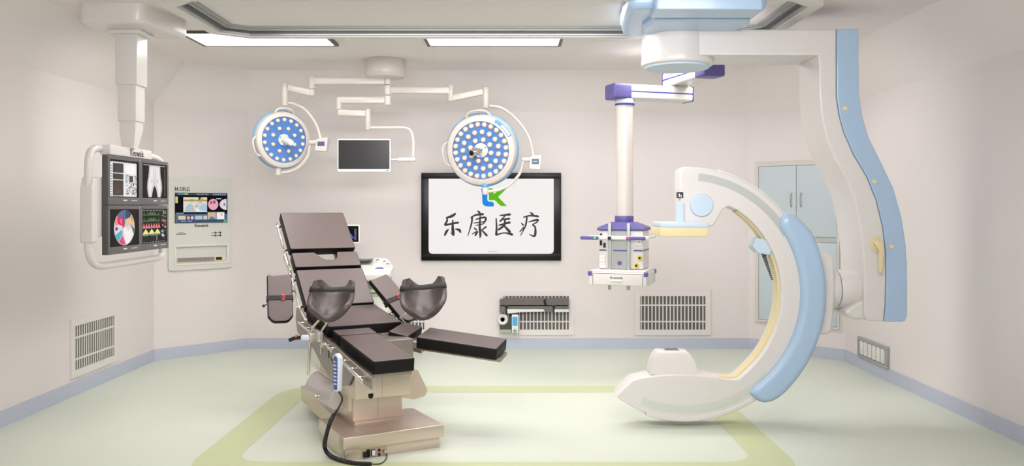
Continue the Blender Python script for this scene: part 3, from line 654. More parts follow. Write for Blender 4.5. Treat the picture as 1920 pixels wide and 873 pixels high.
def surgical_lamp(label, cu, cv, rad, normal, face, rings_, yoke, box, handle_dir, pivot, lens_tint, handles, sticker=None):
    c = ws(cu, cv); n = Vector(normal).normalized()
    t = thing('surgical_lamp', label, 'surgical lamp', tuple(c), 0, 'surgical lamps')
    # lamp frame: local +Z along n, local +Y as upright as possible
    z = n; y = (Vector((0, 0, 1)) - z * z.z).normalized(); x = y.cross(z)
    L = Matrix((x, y, z)).transposed().to_4x4(); L.translation = c
    P = lambda a, b, h: L @ Vector((a, b, h))
    th = rad * .22
    m = MB(); m.lathe([(rad * .3, -th * 1.15), (rad * .82, -th * 1.05), (rad * .99, -th * .7), (rad * 1.035, -th * .28), (rad * 1.03, -th * .08), (rad * .99, -th * .04)], c, n, 56, cap1=True); m.build('back_shell', M_rimblue, t, world=True)
    m = MB(); m.lathe([(rad * .99, -th * .12), (rad, th * .05), (rad * .985, th * .5), (rad * .95, th * .8), (rad * (face + .035), th * 1.0), (rad * (face + .005), th * .98), (rad * face, th * .85)], c, n, 64, cap0=False, cap1=False); m.build('rim', M_warm, t, world=True)
    m = MB(); m.lathe([(rad * (face + .01), th * .80), (rad * .3, th * .66), (.02, th * .6)], c, n, 48, cap0=False); face_o = m.build('light_face', M_lampblue, t, world=True)
    m = MB()
    for k in range(4):
        an = R(45 * 2 * k + 6); d = Vector((math.cos(an), math.sin(an)))
        m.bar(P(d.x * rad * .22, d.y * rad * .22, th * .68), P(d.x * rad * face * .98, d.y * rad * face * .98, th * .80), .005, .004, .0, n)
    m.build('rib', mat('lamp_rib_blue', (98, 142, 204), .4), face_o, world=True)
    for rr, cnt, ph in rings_:
        for k in range(cnt):
            an = R(ph + 360 * k / cnt); px, py = rr * rad * math.cos(an), rr * rad * math.sin(an); h = th * (.66 + .15 * rr)
            q = MB(); q.lathe([(rad * .072, 0), (rad * .074, rad * .02), (rad * .054, rad * .034)], P(px, py, h), n, 14, 1, cap1=False); q.lathe([(rad * .054, rad * .032), (rad * .046, rad * .046), (rad * .02, rad * .058)], P(px, py, h), n, 14, 0, cap0=False)
            q.build('led', [M_led, M_ledring], face_o, world=True)
    cols = [(214, 240, 236), (120, 120, 236), (170, 240, 150), (240, 190, 160)]
    m = MB(); m.lathe([(rad * .2, th * .6), (rad * .2, th * .8), (rad * .13, th * .95), (rad * .11, th * .95)], c, n, 28); m.build('hub_ring', M_plast, t, world=True)
    for k in range(12):
        an = R(30 * k); q = MB(); q.lathe([(.011, 0), (.009, .007), (.003, .01)], P(rad * .165 * math.cos(an), rad * .165 * math.sin(an), th * .86), n, 10); q.build('indicator_led', mat('indicator_%d' % (k % 4), cols[k % 4], .3, emit=.5), face_o, world=True)
    hd = Vector(handle_dir).normalized()
    p0 = P(0, 0, th * .9)
    if lens_tint:
        m = MB(); m.cyl(p0, p0 + hd * rad * .38, rad * .105, 24, .006, r1=rad * .1); hh = m.build('grip', M_chrome, t, world=True)
        m = MB(); m.cyl(p0 + hd * (rad * .38 - .002), p0 + hd * (rad * .38 + .004), rad * .07, 20); m.build('camera_lens', M_black, hh, world=True)
    else:
        m = MB(); m.cyl(p0, p0 + hd * rad * .56, rad * .135, 24, .012, r1=rad * .10); m.build('grip', M_plast, t, world=True)
    for an in handles:
        pts = []
        for k in range(9):
            f_ = (k - 4) / 4; aa = R(an + f_ * 21); r_ = rad * (.97 + .13 * (1 - f_ ** 4)); pts.append(P(r_ * math.cos(aa), r_ * math.sin(aa), th * (.35 + .35 * (1 - f_ ** 2))))
        m = MB(); m.tube(pts, .011, 12, smooth=3); m.build('rim_handle', M_warm, t, world=True)
    if sticker:
        m = MB(); m2 = MB()
        def rs(q, a0, a1, r0, r1, h):
            N = 10; q.rings([[P(rad * r_ * math.cos(R(a0 + (a1 - a0) * k / N)), rad * r_ * math.sin(R(a0 + (a1 - a0) * k / N)), hh_) for k in range(N + 1)] for r_, hh_ in ((r0, h[0]), (r1, h[1]))], 0, False, False, closed=False)
        rs(m, *sticker, .865, .965, (th * 1.0, th * .83)); st = m.build('control_panel', mat('panel_blue', (62, 140, 180), .4), t, world=True)
        rs(m2, sticker[0] + 2, sticker[1] - 14, .885, .945, (th * 1.02, th * .9)); m2.build('button_strip', mat('panel_pale', (226, 206, 204), .4), st, world=True)
    m = MB(); m.tube([ws(u, v) for u, v in yoke[0]], .0155, 14, smooth=6); m.tube([ws(u, v) for u, v in yoke[1]], .0155, 14, smooth=6); m.build('yoke', M_warm, t, world=True)
    pv = ws(*pivot); m = MB(); m.cyl(pv + Vector((0, 0, .035)), pv - Vector((0, 0, .04)), .031, 20, .005); pp = m.build('pivot', M_warm, t, world=True)
    m = MB(); m.cyl(pv + Vector((0, 0, .075)), pv + Vector((0, 0, .034)), .036, 20, .004); m.build('pivot_collar', M_rimblue, pp, world=True)
    bu0, bv0, bu1, bv1 = box
    a = ws(bu0, bv0); b = ws(bu1, bv1); k = YS / 1600
    m = MB(); o = fillet([(a.x + 12 * k * .6, a.z), (b.x, a.z + 3 * k), (b.x - 3 * k, b.z), (a.x + 4 * k, b.z + 2 * k)], .012, 3); m.prism(o, YS + .05, YS - .06, XZ, .008)
    m.cyl((a.x - 8 * k, YS, a.z - 6 * k), (a.x + 14 * k, YS, a.z - 6 * k), .026, 18, .005); cb = m.build('control_box', M_warm, t, world=True)
    m = MB(); m.box(a.x + 10 * k, b.x - 6 * k, YS - .063, YS - .059, b.z + 11 * k, a.z - 5 * k); m.build('keypad', mat('lamp_keypad', (70, 84, 120), .4), cb, world=True)
    m = MB(); m.box(a.x + 12 * k, b.x - 9 * k, YS - .066, YS - .062, b.z + 15 * k, a.z - 9 * k); m.build('display', mat('lamp_display', (176, 178, 184), .4), cb, world=True)
surgical_lamp('smaller round blue faced surgical lamp with white grip beside the blank hanging monitor', 529, 262, .285, (.60, -.80, -.06), .80,
    [(.70, 18, 10), (.42, 8, 24)], ([(541, 193), (553, 195), (575, 208), (593, 234), (602, 262)], [(581, 272), (577, 292), (562, 312), (545, 321), (528, 324)]), (588, 261, 617, 285), (.8, -.9, -.32), (521, 321), False, (88, 196))
surgical_lamp('larger round blue faced surgical lamp with camera grip in front of the television', 904, 281, .358, (-.19, -.95, -.13), .80,
    [(.72, 24, 5), (.51, 15, 12), (.30, 8, 30)], ([(917.5, 198), (942, 203), (970, 225), (992, 258), (1001, 296)], [(981, 302), (975, 324), (958, 344), (937, 355), (915, 359)]), (987, 293, 1016, 319), (-.75, -.9, -.28), (910, 357), True, (94, 186), (24, 62))

# ------------------------------------------------------------------ ceiling supply pendant
YP = 8.0
t = thing('supply_pendant', 'white and violet ceiling supply pendant with jointed arms and a gas outlet head', 'medical pendant', (1.72, 7.6, ZC))
PA = Vector((1.02, 7.95, 2.655)); PB = Vector((1.60, 8.15, 2.655)); PC = Vector((1.72, 7.6, 2.83))
m = MB(); m.cyl((PC.x, PC.y, 2.88), (PC.x, PC.y, ZC), .13, 32, .01); m.build('ceiling_flange', M_white, t, world=True)
def parm(p0, p1, capend, nm):
    d = (p1 - p0).normalized(); e0 = p0 - d * .07; e1 = p1 + d * .09
    m = MB(); m.bar(e0, e1, .20, .135, .014); a_ = m.build('arm', M_white, t, world=True)
    q = MB(); v = d.cross(Vector((0, 0, 1)))
    for s_ in (-1, 1): q.bar(e0 + v * s_ * .1008, e1 + v * s_ * .1008, .003, .010, 0)
    q.bar(e1 - d * .004, e1 + d * .002, .206, .140, .004) if capend else q.bar(e0 + d * .004, e0 - d * .002, .206, .140, .004)
    q.build('trim_line', M_navy, a_, world=True)
    m = MB(); k = e0 if capend else e1; s_ = 1 if capend else -1
    m.bar(k - d * s_ * .055, k + d * s_ * .13, .208, .143, .016); m.build('end_cap', M_purple, a_, world=True)
parm(PA, PB, True, 'lower'); parm(Vector((1.56, 8.17, 2.80)), Vector((1.73, 7.58, 2.80)), False, 'upper')
m = MB(); m.cyl((PB.x, PB.y, 2.71), (PB.x, PB.y, 2.745), .088, 28, .008); m.build('pivot', M_white, t, world=True)
cxp, cyp = 1.05, 7.95
m = MB(); m.cyl((cxp, cyp, 2.60), (cxp, cyp, 2.52), .088, 28, .008); m.build('top_collar', M_white, t, world=True)
m = MB(); m.cyl((cxp, cyp, 2.548), (cxp, cyp, 2.528), .092, 28, .004); m.build('collar_band', M_navy, t, world=True)
m = MB(); m.cyl((cxp, cyp, 2.53), (cxp, cyp, 1.47), .079, 32); m.build('column', M_warm, t, world=True)
HR = Matrix.Translation((cxp - .005, cyp, 0)) @ Matrix.Rotation(R(-19), 4, 'Z')
def hb(name, mt, *boxes, b=.0, parent=t):
    q = MB()
    for bx in boxes: q.box(*bx, b, M=HR)
    return q.build(name, mt, parent, world=True)
def hcyl(name, mt, p0, p1, r, parent=t, n=20, b=.002):
    q = MB(); q.cyl(HR @ Vector(p0), HR @ Vector(p1), r, n, b); return q.build(name, mt, parent, world=True)
hcyl('neck', M_purple, (0, 0, 1.44), (0, 0, 1.505), .088, b=.004)
m = MB(); sqz = lambda h, e, z: [HR @ Vector(p) for p in ((-h, -e, z), (h, -e, z), (h, e, z), (-h, e, z))]
m.rings([sqz(.215, .165, 1.372), sqz(.22, .17, 1.385), sqz(.215, .165, 1.40), sqz(.10, .10, 1.447)]); m.build('hood', M_purple, t, world=True, ang=25)
body = hb('head_body', M_white, (-.205, .205, -.15, .15, 1.02, 1.372), b=.006)
hb('centre_panel', M_alu, (-.075, .075, -.156, -.15, 1.03, 1.365), parent=body)
hb('stripe', M_purple, (-.2, -.135, -.157, -.149, 1.185, 1.197), (-.07, .07, -.160, -.149, 1.183, 1.195), (.12, .2, -.157, -.149, 1.185, 1.197), (.207, .2065, -.14, .14, 1.185, 1.197), parent=body)
for x in (-.1, .075):
    hb('equipment_rail', M_alu, (x - .014, x + .014, -.185, -.157, .83, 1.44), b=.002)
hcyl('knob', M_purple, (-.01, -.156, 1.075), (-.01, -.166, 1.075), .02)
for x, z in ((-.172, 1.11), (-.172, 1.03 + .02)): 
    s_ = hb('power_socket', M_plast, (x - .025, x + .025, -.158, -.149, z - .025 if z < 1.1 else z - .035, z + .035), b=.002)
    hb('socket_holes', M_dark, (x - .006, x - .003, -.159, -.157, z + .005, z + .013), (x + .003, x + .006, -.159, -.157, z + .005, z + .013), parent=s_)
for x, z, h in ((-.185, 1.335, .008), (-.185, 1.255, .022), (-.152, 1.235, .022)): hb('rocker_switch', M_dark, (x - .011, x + .011, -.157, -.149, z - h, z + h))
s_ = hb('power_socket', M_plast, (.14, .195, -.158, -.149, 1.235, 1.30), b=.002); hb('socket_holes', M_dark, (.155, .16, -.160, -.157, 1.265, 1.275), (.172, .177, -.160, -.157, 1.265, 1.275), parent=s_)
for x, z in ((.175, 1.125), (.145, 1.055)):
    g = hcyl('gas_outlet', M_yel, (x, -.149, z), (x, -.168, z), .022); hcyl('outlet_core', M_dark, (x, -.167, z), (x, -.172, z), .012, parent=g)
hb('handle_bar', M_white, (-.29, .27, -.225, -.205, 1.290, 1.325), b=.006)
hb('bar_bracket', M_white, (-.21, -.19, -.21, -.14, 1.296, 1.318), (.19, .21, -.21, -.14, 1.296, 1.318), (-.30, -.275, -.21, .1, 1.30, 1.318), (.255, .28, -.21, .1, 1.30, 1.318))
for sx, lm in ((-1, M_green), (1, M_redl)):
    a0, a1 = (-.36, -.19) if sx < 0 else (.065, .24)
    g = hb('brake_handle', M_purple, (a0, a1, -.25, -.215, 1.288, 1.320), b=.010)
    lx = a1 - .03 if sx < 0 else a0 + .022
    hcyl('indicator_lamp', lm, (lx, -.249, 1.304), (lx, -.254, 1.304), .010, parent=g)
hb('clamp', M_dark, (-.105, -.075, -.232, -.222, 1.29, 1.318))
tr = hb('tray', M_white, (-.265, .265, -.30, .16, .882, 1.00), b=.008)
hb('tray_top', M_plast, (-.25, .25, -.285, .15, 1.0, 1.016), b=.004, parent=tr)
hb('drawer_gap', M_grey, (-.228, -.224, -.3015, -.299, .885, .98), (.226, .23, -.3015, -.299, .885, .98), (-.265, .265, -.3012, -.299, .985, .988), parent=tr)
hb('drawer_handle', M_plast, (-.06, .04, -.312, -.3, .918, .93), b=.003, parent=tr)
text(tr, 'lettering', 'Kenswick', .022, HR @ TM(-.01, -.3015, .95), M_text, .0006, 1.25, world=True)
for x in (-1, 1):
    for y in (-.30, .14): hb('corner_bumper', M_purple, (x * .265 - .028, x * .265 + .008 if x > 0 else x * .265 + .028, y - .006, y + .03, .965, 1.004) if x > 0 else (x * .265 - .008, x * .265 + .03, y - .006, y + .03, .965, 1.004), b=.003)

# ------------------------------------------------------------------ ceiling C-arm
YF = 6.15; KC = YF / 1600
PX = lambda u, v: ((u - 960) * KC, 1.6 - (v - 385) * KC)
PP = lambda pts: [PX(u, v) for u, v in pts]
t = thing('c_arm_machine', 'large white and blue ceiling hung C-arm x-ray machine', 'x-ray machine', (1.23, 6.38, ZC))
m = MB(); o = fillet([(.76, 5.62), (1.70, 5.62), (1.70, 6.18), (1.55, 6.42), (1.25, 6.62), (.86, 6.62), (.80, 6.3)], [.1, .1, .12, .12, .1, .06, .1], 7); m.prism(o, ZC - .03, 2.90, XY, .045, b0=0); cv = m.build('ceiling_cover', M_blue, t, world=True)
m = MB(); m.prism(fillet([(.93, 5.5), (1.62, 5.5), (1.62, 5.75), (.93, 5.75)], .02, 4), ZC - .02, 2.862, XY, .008, b0=0); m.build('front_rail', M_blue, cv, world=True)
m = MB(); m.prism(fillet([(.97, 5.80), (1.62, 5.80), (1.66, 5.95), (1.60, 6.25), (1.0, 6.45), (.93, 6.1)], .07, 6), 2.91, 2.855, XY, .025, b0=0); m.build('stepped_cover', M_blue, cv, world=True)
hc = Vector((1.235, 6.385, 0))
m = MB(); m.lathe([(.26, 2.88), (.262, 2.86), (.262, 2.70), (.268, 2.665), (.262, 2.645), (.24, 2.636), (.2, 2.636)], hc, (0, 0, 1), 56); hub = m.build('rotation_hub', M_white, t, world=True)
m = MB(); m.cyl((hc.x, hc.y, 2.64), (hc.x, hc.y, 2.622), .238, 56, .006); m.build('hub_disc', M_paleblue, hub, world=True)
# beam and curved pillar in one casting
outl = PP([(1290, 55), (1568, 55), (1568, 120), (1568, 180), (1573, 215), (1582, 248), (1600, 289), (1625, 331), (1643, 375), (1655, 425), (1660, 470), (1661, 520), (1660, 570), (1657, 602)]
    + [(1632, 602), (1624, 598), (1620, 588), (1620, 520), (1619, 480), (1614, 430), (1602, 372), (1585, 332), (1564, 295), (1549, 258), (1540, 215), (1536, 170), (1536, 130), (1535, 103), (1290, 103)])
m = MB(); m.prism(outl, YF, YF + .435, XZ, .010); pil = m.build('pillar', M_white, t, world=True)
outl = PP([(1569, 54), (1610, 54), (1610, 120), (1611, 180), (1617, 218), (1629, 258), (1650, 300), (1675, 352), (1690, 405), (1698, 455), (1701, 500), (1701, 592), (1697, 601), (1690, 603), (1658, 603), (1661, 570), (1662, 520), (1661, 470), (1656, 425), (1644, 375), (1626, 331), (1601, 289), (1583, 248), (1574, 215), (1569, 180), (1569, 120)])
m = MB(); m.prism(outl, YF - .003, YF + .437, XZ, .008); bl = m.build('edge_panel', M_blue, t, world=True)
for u, v in ((1584, 203), (1639, 340), (1671, 462)):
    x, z = PX(u, v); m = MB(); m.cyl((x, YF + .01, z), (x, YF - .012, z), .017, 18, .005); m.build('screw_cap', M_cream, bl, world=True)
m = MB(); m.prism(fillet(PP([(1632, 447), (1648, 441), (1650, 470), (1642, 474), (1633, 468)]), .018, 4), YF + .005, YF - .012, XZ, .004); lv = m.build('brake_lever', M_cream, t, world=True)
m = MB(); x, z = PX(1641, 456); m.cyl((x, YF, z), (x, YF - .05, z), .018, 16, .004); m.prism(fillet(PP([(1638, 450), (1650, 450), (1652, 470), (1648, 510), (1643, 511), (1643, 470), (1638, 462)]), .008, 3), YF - .035, YF - .058, XZ, .005); m.build('lever_arm', M_cream, lv, world=True)
# C ring
CU, CVv = 1285, 549
def A(r, a): return (CU + r * math.cos(R(a)), CVv - r * math.sin(R(a)))
out_arc = [A(237, 90 - k * (90 + 110) / 60) for k in range(0, 61)]     # top to lower left
low_tip = [(1185, 762), (1161, 748), (1157, 741), (1185, 712), (1209, 706), (1237, 702.5), (1270, 701), (1305, 702), (1338, 706), (1362, 710), (1376, 711), (1386, 709)]
def RI(a): return 181 + (7 * (a / 57) ** 2 if a < 0 else 3 * (a / 58) ** 2)
in_arc = [A(RI(-55 + k * 113 / 36), -55 + k * 113 / 36) for k in range(0, 37)]
head = [(1366, 386), (1355, 393), (1347, 408), (1339, 421), (1335, 424), (1276, 424), (1275, 322), (1278, 316)]
CO = PP(out_arc + low_tip + in_arc + head)
YC1 = YF + .225
m = MB(); m.prism(CO, YF, YC1, XZ, .011); ca = m.build('c_arm', M_white, t, world=True)
def ringband(name, r0, r1, a0, a1, y0, y1, mt, b, parent, n=40, endr=0):
    o = [A(r1, a0 + (a1 - a0) * k / n) for k in range(n + 1)] + [A(r0, a1 + (a0 - a1) * k / n) for k in range(n + 1)]
    q = MB(); q.prism(PP(o), y0, y1, XZ, b); return q.build(name, mt, parent, world=True)
ringband('track', 212, 226, 83.5, 30, YF + .004, YF - .002, M_channel, 0, ca)
ringband('track', 211, 225, -45, -112, YF + .004, YF - .002, mat('pale_channel', (206, 211, 200), .5), 0, ca)
ringband('outer_lip', 233, 241, 74, 36, YF + .02, YF + .2, M_white, .006, ca)
ringband('outer_lip', 231, 241, -50, -108, YF - .006, YF + .2, M_white, .008, ca)
q = [A(RI(57 - k * 112 / 44) + .6, 57 - k * 112 / 44) for k in range(45)]; q2 = [A(RI(57 - k * 112 / 44) - 3.2, 57 - k * 112 / 44) for k in range(45)]
tail = [(1386, 710), (1376, 712), (1362, 711), (1352, 709)]; tail2 = [(1352, 707), (1362, 708), (1375, 708.5), (1383, 707)]
m = MB(); m.prism(PP(q + tail + tail2 + q2[::-1]), YF + .05, YF + .15, XZ, .002); m.build('inner_bumper', M_cream, ca, world=True)
# blue sleeve round the outside of the C
o = fillet([A(214, 36), A(225, 39), A(246, 38), A(258, 30)], [3, 6, 12, 12], 4)
pts = [A(218, 36.5), A(228, 38.5), A(240, 38.5), A(250, 36), A(257, 31)] + [A(262, 26 - k * (26 + 44) / 34) for k in range(35)] + [A(261, -48), A(258, -51.5), A(251, -54.5), A(243, -56), A(230, -57), A(221, -57)] + [A(215, -54 + k * (54 + 34) / 40) for k in range(41)]
m = MB(); m.prism(PP(pts), YF - .055, YF + .30, XZ, .042); m.build('blue_sleeve', M_blue, t, world=True)
# mount plate and rotating joint
m = MB(); m.prism(fillet(PP([(1518, 628), (1562, 628), (1569, 540), (1566, 476), (1518, 470)]), [.02, .06, .1, .06, .02], 6), YF + .02, YF + .33, XZ, .02); m.build('mount_plate', M_white, t, world=True)
x0, z0 = PX(1560, 545); m = MB()
for a, b in ((1562, 1583), (1584.5, 1622)): m.cyl((PX(a, 0)[0], YF + .18, z0), (PX(b, 0)[0], YF + .18, z0), .143, 44, .006 if a < 1570 else .012)
m.build('rotary_joint', M_white, t, world=True)
m = MB(); m.prism(fillet(PP([(1583, 586), (1625, 560), (1640, 600), (1606, 600)]), .03, 5), YF + .03, YF + .4, XZ, .02); m.build('pillar_foot', M_white, t, world=True)
# detector end
m = MB(); x, z = PX(1315, 384); m.cyl((x, YF + .005, z), (x, YF - .02, z), .083, 40, .008); m.build('pivot_disc', M_paleblue, t, world=True)
d0, z1 = PX(1233, 416); d1, zm = PX(1320, 425); z0 = PX(0, 442)[1]
o = fillet([(d0, YF - .11), (d0 + .05, YF - .16), (d1, YF - .16), (d1, YF + .30), (d0 + .05, YF + .30), (d0, YF + .25)], .012, 3)
m = MB(); m.prism(o, zm, z1, XY, .006); dp = m.build('detector_plate', M_paleblue, t, world=True)
m = MB(); m.prism(o, z0, zm, XY, .006); m.build('detector_housing', M_cream, dp, world=True)
x0, zt = PX(1269, 378); x1, zb = PX(1281, 418); m = MB(); m.prism(fillet([(x0, zb), (x1, zb), (x1, zt), (x0, zt)], [0, 0, .022, .022], 5), YF - .03, YF + .03, XZ, .006); m.build('support_post', M_paleblue, t, world=True)
x0, zt = PX(1272, 360); x1, zb = PX(1281, 371); m = MB(); m.box(x0 - .006, x1, YF - .003, YF + .05, zb, zt); m.build('warning_label', M_dark, t, world=True); m = MB(); m.box(x0 + .002, x0 + .01, YF - .0045, YF - .003, zb + .008, zt - .01); m.box(x0 + .016, x0 + .022, YF - .0045, YF - .003, zb + .004, zt - .018); m.build('label_print', M_keyw, t, world=True, flat=True)
# tube housing on the lower end
def tz(u0, u1, v, y0, y1): a = PX(u0, v); b = PX(u1, v); return [(a[0], y0, a[1]), (b[0], y0, b[1]), (b[0], y1, b[1]), (a[0], y1, a[1])]
m = MB(); m.rings([tz(1221, 1309, 703, YF + .02, YF + .205), tz(1222, 1308, 690, YF + .025, YF + .2), tz(1226, 1303, 676, YF + .03, YF + .195), tz(1233, 1295, 664, YF + .035, YF + .19), tz(1235, 1292, 661.5, YF + .04, YF + .185), tz(1237, 1290, 660.5, YF + .045, YF + .18)]); tb = m.build('tube_housing', M_white, t, world=True)
bx0, bz = PX(1250, 660.5); bx1, _ = PX(1278, 660.5); m = MB(); m.box(bx0, bx1, YF + .075, YF + .15, bz - .001, bz + .006, .002); m.build('window_frame', M_alu, tb, world=True); m = MB(); m.box(bx0 + .01, bx1 - .01, YF + .083, YF + .142, bz + .005, bz + .0075); m.build('beam_window', M_grey, tb, world=True)
# cable grip on the inner face
m = MB(); o = fillet(PP([(1414, 462), (1421, 446), (1444, 449), (1451, 466), (1447, 479), (1424, 475)]), .012, 3); m.prism(o, YF + .03, YF + .17, XZ, .01); cg = m.build('cable_grip', M_paleblue, t, world=True)
m = MB()
a = Vector((*PX(1439, 476), 0)); b = Vector((*PX(1455, 524), 0))
for k in range(14):
    f_ = k / 13; x, z = a.x + (b.x - a.x) * f_, a.y + (b.y - a.y) * f_; m.cyl((x, YF + .1, z), (x + .003, YF + .1, z - .0105), .017 - .010 * f_, 12, .002)
m.build('strain_relief', M_grey, cg, world=True)

# ------------------------------------------------------------------ ultrasound machine behind the table
YU = 8.55
def wu(u, v): return W(u, v, YU)
t = thing('ultrasound_machine', 'white ultrasound machine with small screen standing behind the operating table', 'ultrasound machine', (-1.5, YU, 0))
x0, x1 = wu(640, 0).x, wu(733, 0).x
m = MB(); m.prism(fillet([(x0 - .1, YU - .2), (x1, YU - .2), (x1, YU + .25), (x0 - .1, YU + .25)], .05, 5), .1, wu(0, 548).z, XY, .02); bd = m.build('body', mat('ultrasound_plastic', (222, 222, 212), .45), t, world=True)
m = MB(); m.box(x0 - .08, x1 + .004, YU - .206, YU - .19, wu(0, 552).z, wu(0, 546).z); m.box(x0 - .08, x1 - .02, YU - .15, YU + .2, wu(0, 550).z, wu(0, 512).z - .02); m.build('body_gap', mat('gap_grey', (176, 180, 166), .5), t, world=True)
m = MB(); m.box(x0 - .06, x1 - .0, YU - .215, YU - .17, wu(0, 544).z, wu(0, 538).z, .003); m.build('green_trim', M_palegreen, t, world=True)
for wx in (x0 - .04, x1 - .07):
    for wy in (YU - .13, YU + .18):
        q = MB(); q.cyl((wx - .015, wy, .05), (wx + .015, wy, .05), .05, 20, .006); q.box(wx - .02, wx + .02, wy - .03, wy + .03, .085, .105); q.build('caster', M_grey, t, world=True)
CM = Matrix.Translation((wu(700, 0).x, YU - .1, wu(0, 497).z)) @ Matrix.Rotation(R(14), 4, 'X')
m = MB(); m.prism(fillet([(-.42, -.25), (.21, -.24), (.215, .0), (.12, .27), (-.42, .27)], [.03, .05, .08, .05, .03], 6), -.075, 0, lambda p, q, d: CM @ Vector((p, q, d)), .014); kc = m.build('control_console', mat('console_white', (232, 232, 226), .4, coat=.2), t, world=True)
for a, b in ((.045, .1), (.12, .05), (.165, -.03)):
    q = MB(); p0 = CM @ Vector((a, b, 0)); q.lathe([(.021, 0), (.022, .01), (.019, .03), (.016, .032)], p0, CM.to_3x3() @ Vector((0, 0, 1)), 18); kn = q.build('dial', M_plast, kc, world=True)
    q = MB(); q.lathe([(.0185, .0295), (.013, .036)], p0, CM.to_3x3() @ Vector((0, 0, 1)), 18); q.build('dial_cap', mat('dial_blue', (96, 104, 214), .4), kn, world=True)
q = MB(); q.prism(arc(.09, -.1, .045, 20, 160, 10), 0, .006, lambda p, q_, d: CM @ Vector((p, q_, d)), .002); q.build('blue_key', mat('ultra_key_blue', (44, 56, 196), .4), kc, world=True)
m = MB(); m.bar(CM @ Vector((-.09, .19, .012)), CM @ Vector((-.09, .02, .05)), .16, .012, .003, CM.to_3x3() @ Vector((0, 0, 1))); m.build('touch_panel', mat('touch_panel_dark', (92, 98, 92), .3), kc, world=True)
a, b = wu(612, 421), wu(673, 456)
m = MB(); m.cyl((wu(640, 0).x, YU + .12, .95), (wu(640, 0).x, YU + .12, 1.3), .035, 20); m.build('screen_post', M_plast, t, world=True)
m = MB(); m.prism(rrect(a.x, b.x, b.z, a.z, .012, 3), YU + .12, YU + .05, XZ, .006); sh = m.build('screen_housing', M_plast, t, world=True)
rx = (a.x + .01) - (-1.5); p = Pic(a.x + .013, b.x - .013, b.z + .014, a.z - .014, YU + .0495)
p.rect(0, 1, 0, 1, (8, 8, 14)); p.poly([(.45, .9), (.75, .1), (.7, .1), (.3, .9)], (214, 214, 230)); p.poly([(.62, .8), (.86, .22), (.82, .2), (.55, .8)], (110, 100, 220))
for k in range(10): p.rect(.86, .93, .12 + k * .075, .15 + k * .075, (150, 160, 190))
p.bm.bm.transform(ROOT[t.name].inverted()); p.build('picture', sh)

# ------------------------------------------------------------------ padded rail across the vent, with controller
YV = 9.44
def wv(u, v): return W(925 + u / 9.19, 540 + v / 9.19, YV)
t = thing('padded_table_rail', 'dark padded rail with grey moulding and white bracket fixed across the back vent', 'padded rail', tuple(wv(110, 760)))
def vprism(name, pts, y0, y1, mt, b=.004, parent=t, r=.006):
    q = MB(); q.prism(fillet([(wv(u, v).x, wv(u, v).z) for u, v in pts], r, 3), y0, y1, XZ, b); return q.build(name, mt, parent, world=True)
M_pad = mat('pad_brown_grey', (100, 93, 91), .5, bump=.1, bscale=300); M_gm = mat('moulding_grey', (98, 102, 98), .4)
vprism('cushion', [(110, 290), (110, 195), (205, 172), (215, 190), (250, 180), (280, 172), (950, 172), (860, 205), (885, 292)], YV - .02, YV + .07, M_pad)
vprism('cushion', [(920, 292), (895, 205), (970, 190), (1010, 175), (1300, 172), (1300, 292)], YV - .02, YV + .07, M_pad)
vprism('joint_strip', [(862, 200), (898, 200), (920, 290), (888, 290)], YV - .022, YV + .06, M_side, .001)
vprism('moulding', [(108, 305), (200, 305), (196, 412), (108, 412)], YV - .03, YV + .07, M_gm)
vprism('moulding', [(250, 305), (1022, 305), (1022, 408), (920, 408), (870, 350), (250, 345)], YV - .03, YV + .07, M_gm)
vprism('moulding', [(1062, 305), (1300, 305), (1300, 350), (1062, 350)], YV - .03, YV + .07, M_gm)
vprism('bracket', [(240, 350), (860, 350), (900, 400), (500, 408), (300, 432), (240, 432)], YV - .02, YV + .07, M_plast, .008)
vprism('bracket', [(1060, 352), (1300, 352), (1300, 405), (1050, 410)], YV - .02, YV + .07, M_plast, .008)
vprism('dark_base', [(112, 600), (310, 480), (310, 715), (112, 715)], YV + .02, YV + .09, mat('dark_olive', (66, 68, 62), .5), .002)
vprism('sage_base', [(112, 716), (310, 716), (310, 765), (112, 768)], YV + .015, YV + .09, mat('sage_grey', (166, 176, 156), .5), .002)
c = wv(160, 540); m = MB(); m.lathe([(.060, .09), (.064, .02), (.056, -.01), (.046, -.02), (.03, -.012), (.024, 0)], (c.x, YV, c.z), (0, 1, 0), 36, cap0=False); pv = m.build('pivot_ring', M_plast, t, world=True)
m = MB(); m.cyl((c.x, YV + .0, c.z), (c.x, YV + .004, c.z), .026, 24); m.build('pivot_hole', M_black, pv, world=True)
t = thing('handset', 'small pale handset with a cyan screen on the vent below the padded rail', 'handset', tuple(wv(370, 760)))
a, b = wv(308, 440), wv(440, 765)
m = MB(); m.prism(rrect(a.x, b.x, b.z, a.z, .012, 4), YV + .011, YV + .0, XZ, .004); m.build('cradle', M_dark, t, world=True)
m = MB(); m.prism(fillet([(wv(u, v).x, wv(u, v).z) for u, v in ((318, 762), (432, 762), (434, 470), (420, 450), (330, 450), (316, 470))], .008, 3), YV + .01, YV - .022, XZ, .004); hs = m.build('body', M_plast, t, world=True)
a, b = wv(328, 486), wv(416, 640); m = MB(); m.box(a.x, b.x, YV - .024, YV - .02, b.z, a.z); m.build('screen', lit((92, 186, 236), .8), hs, world=True, flat=True)
c = wv(372, 728)
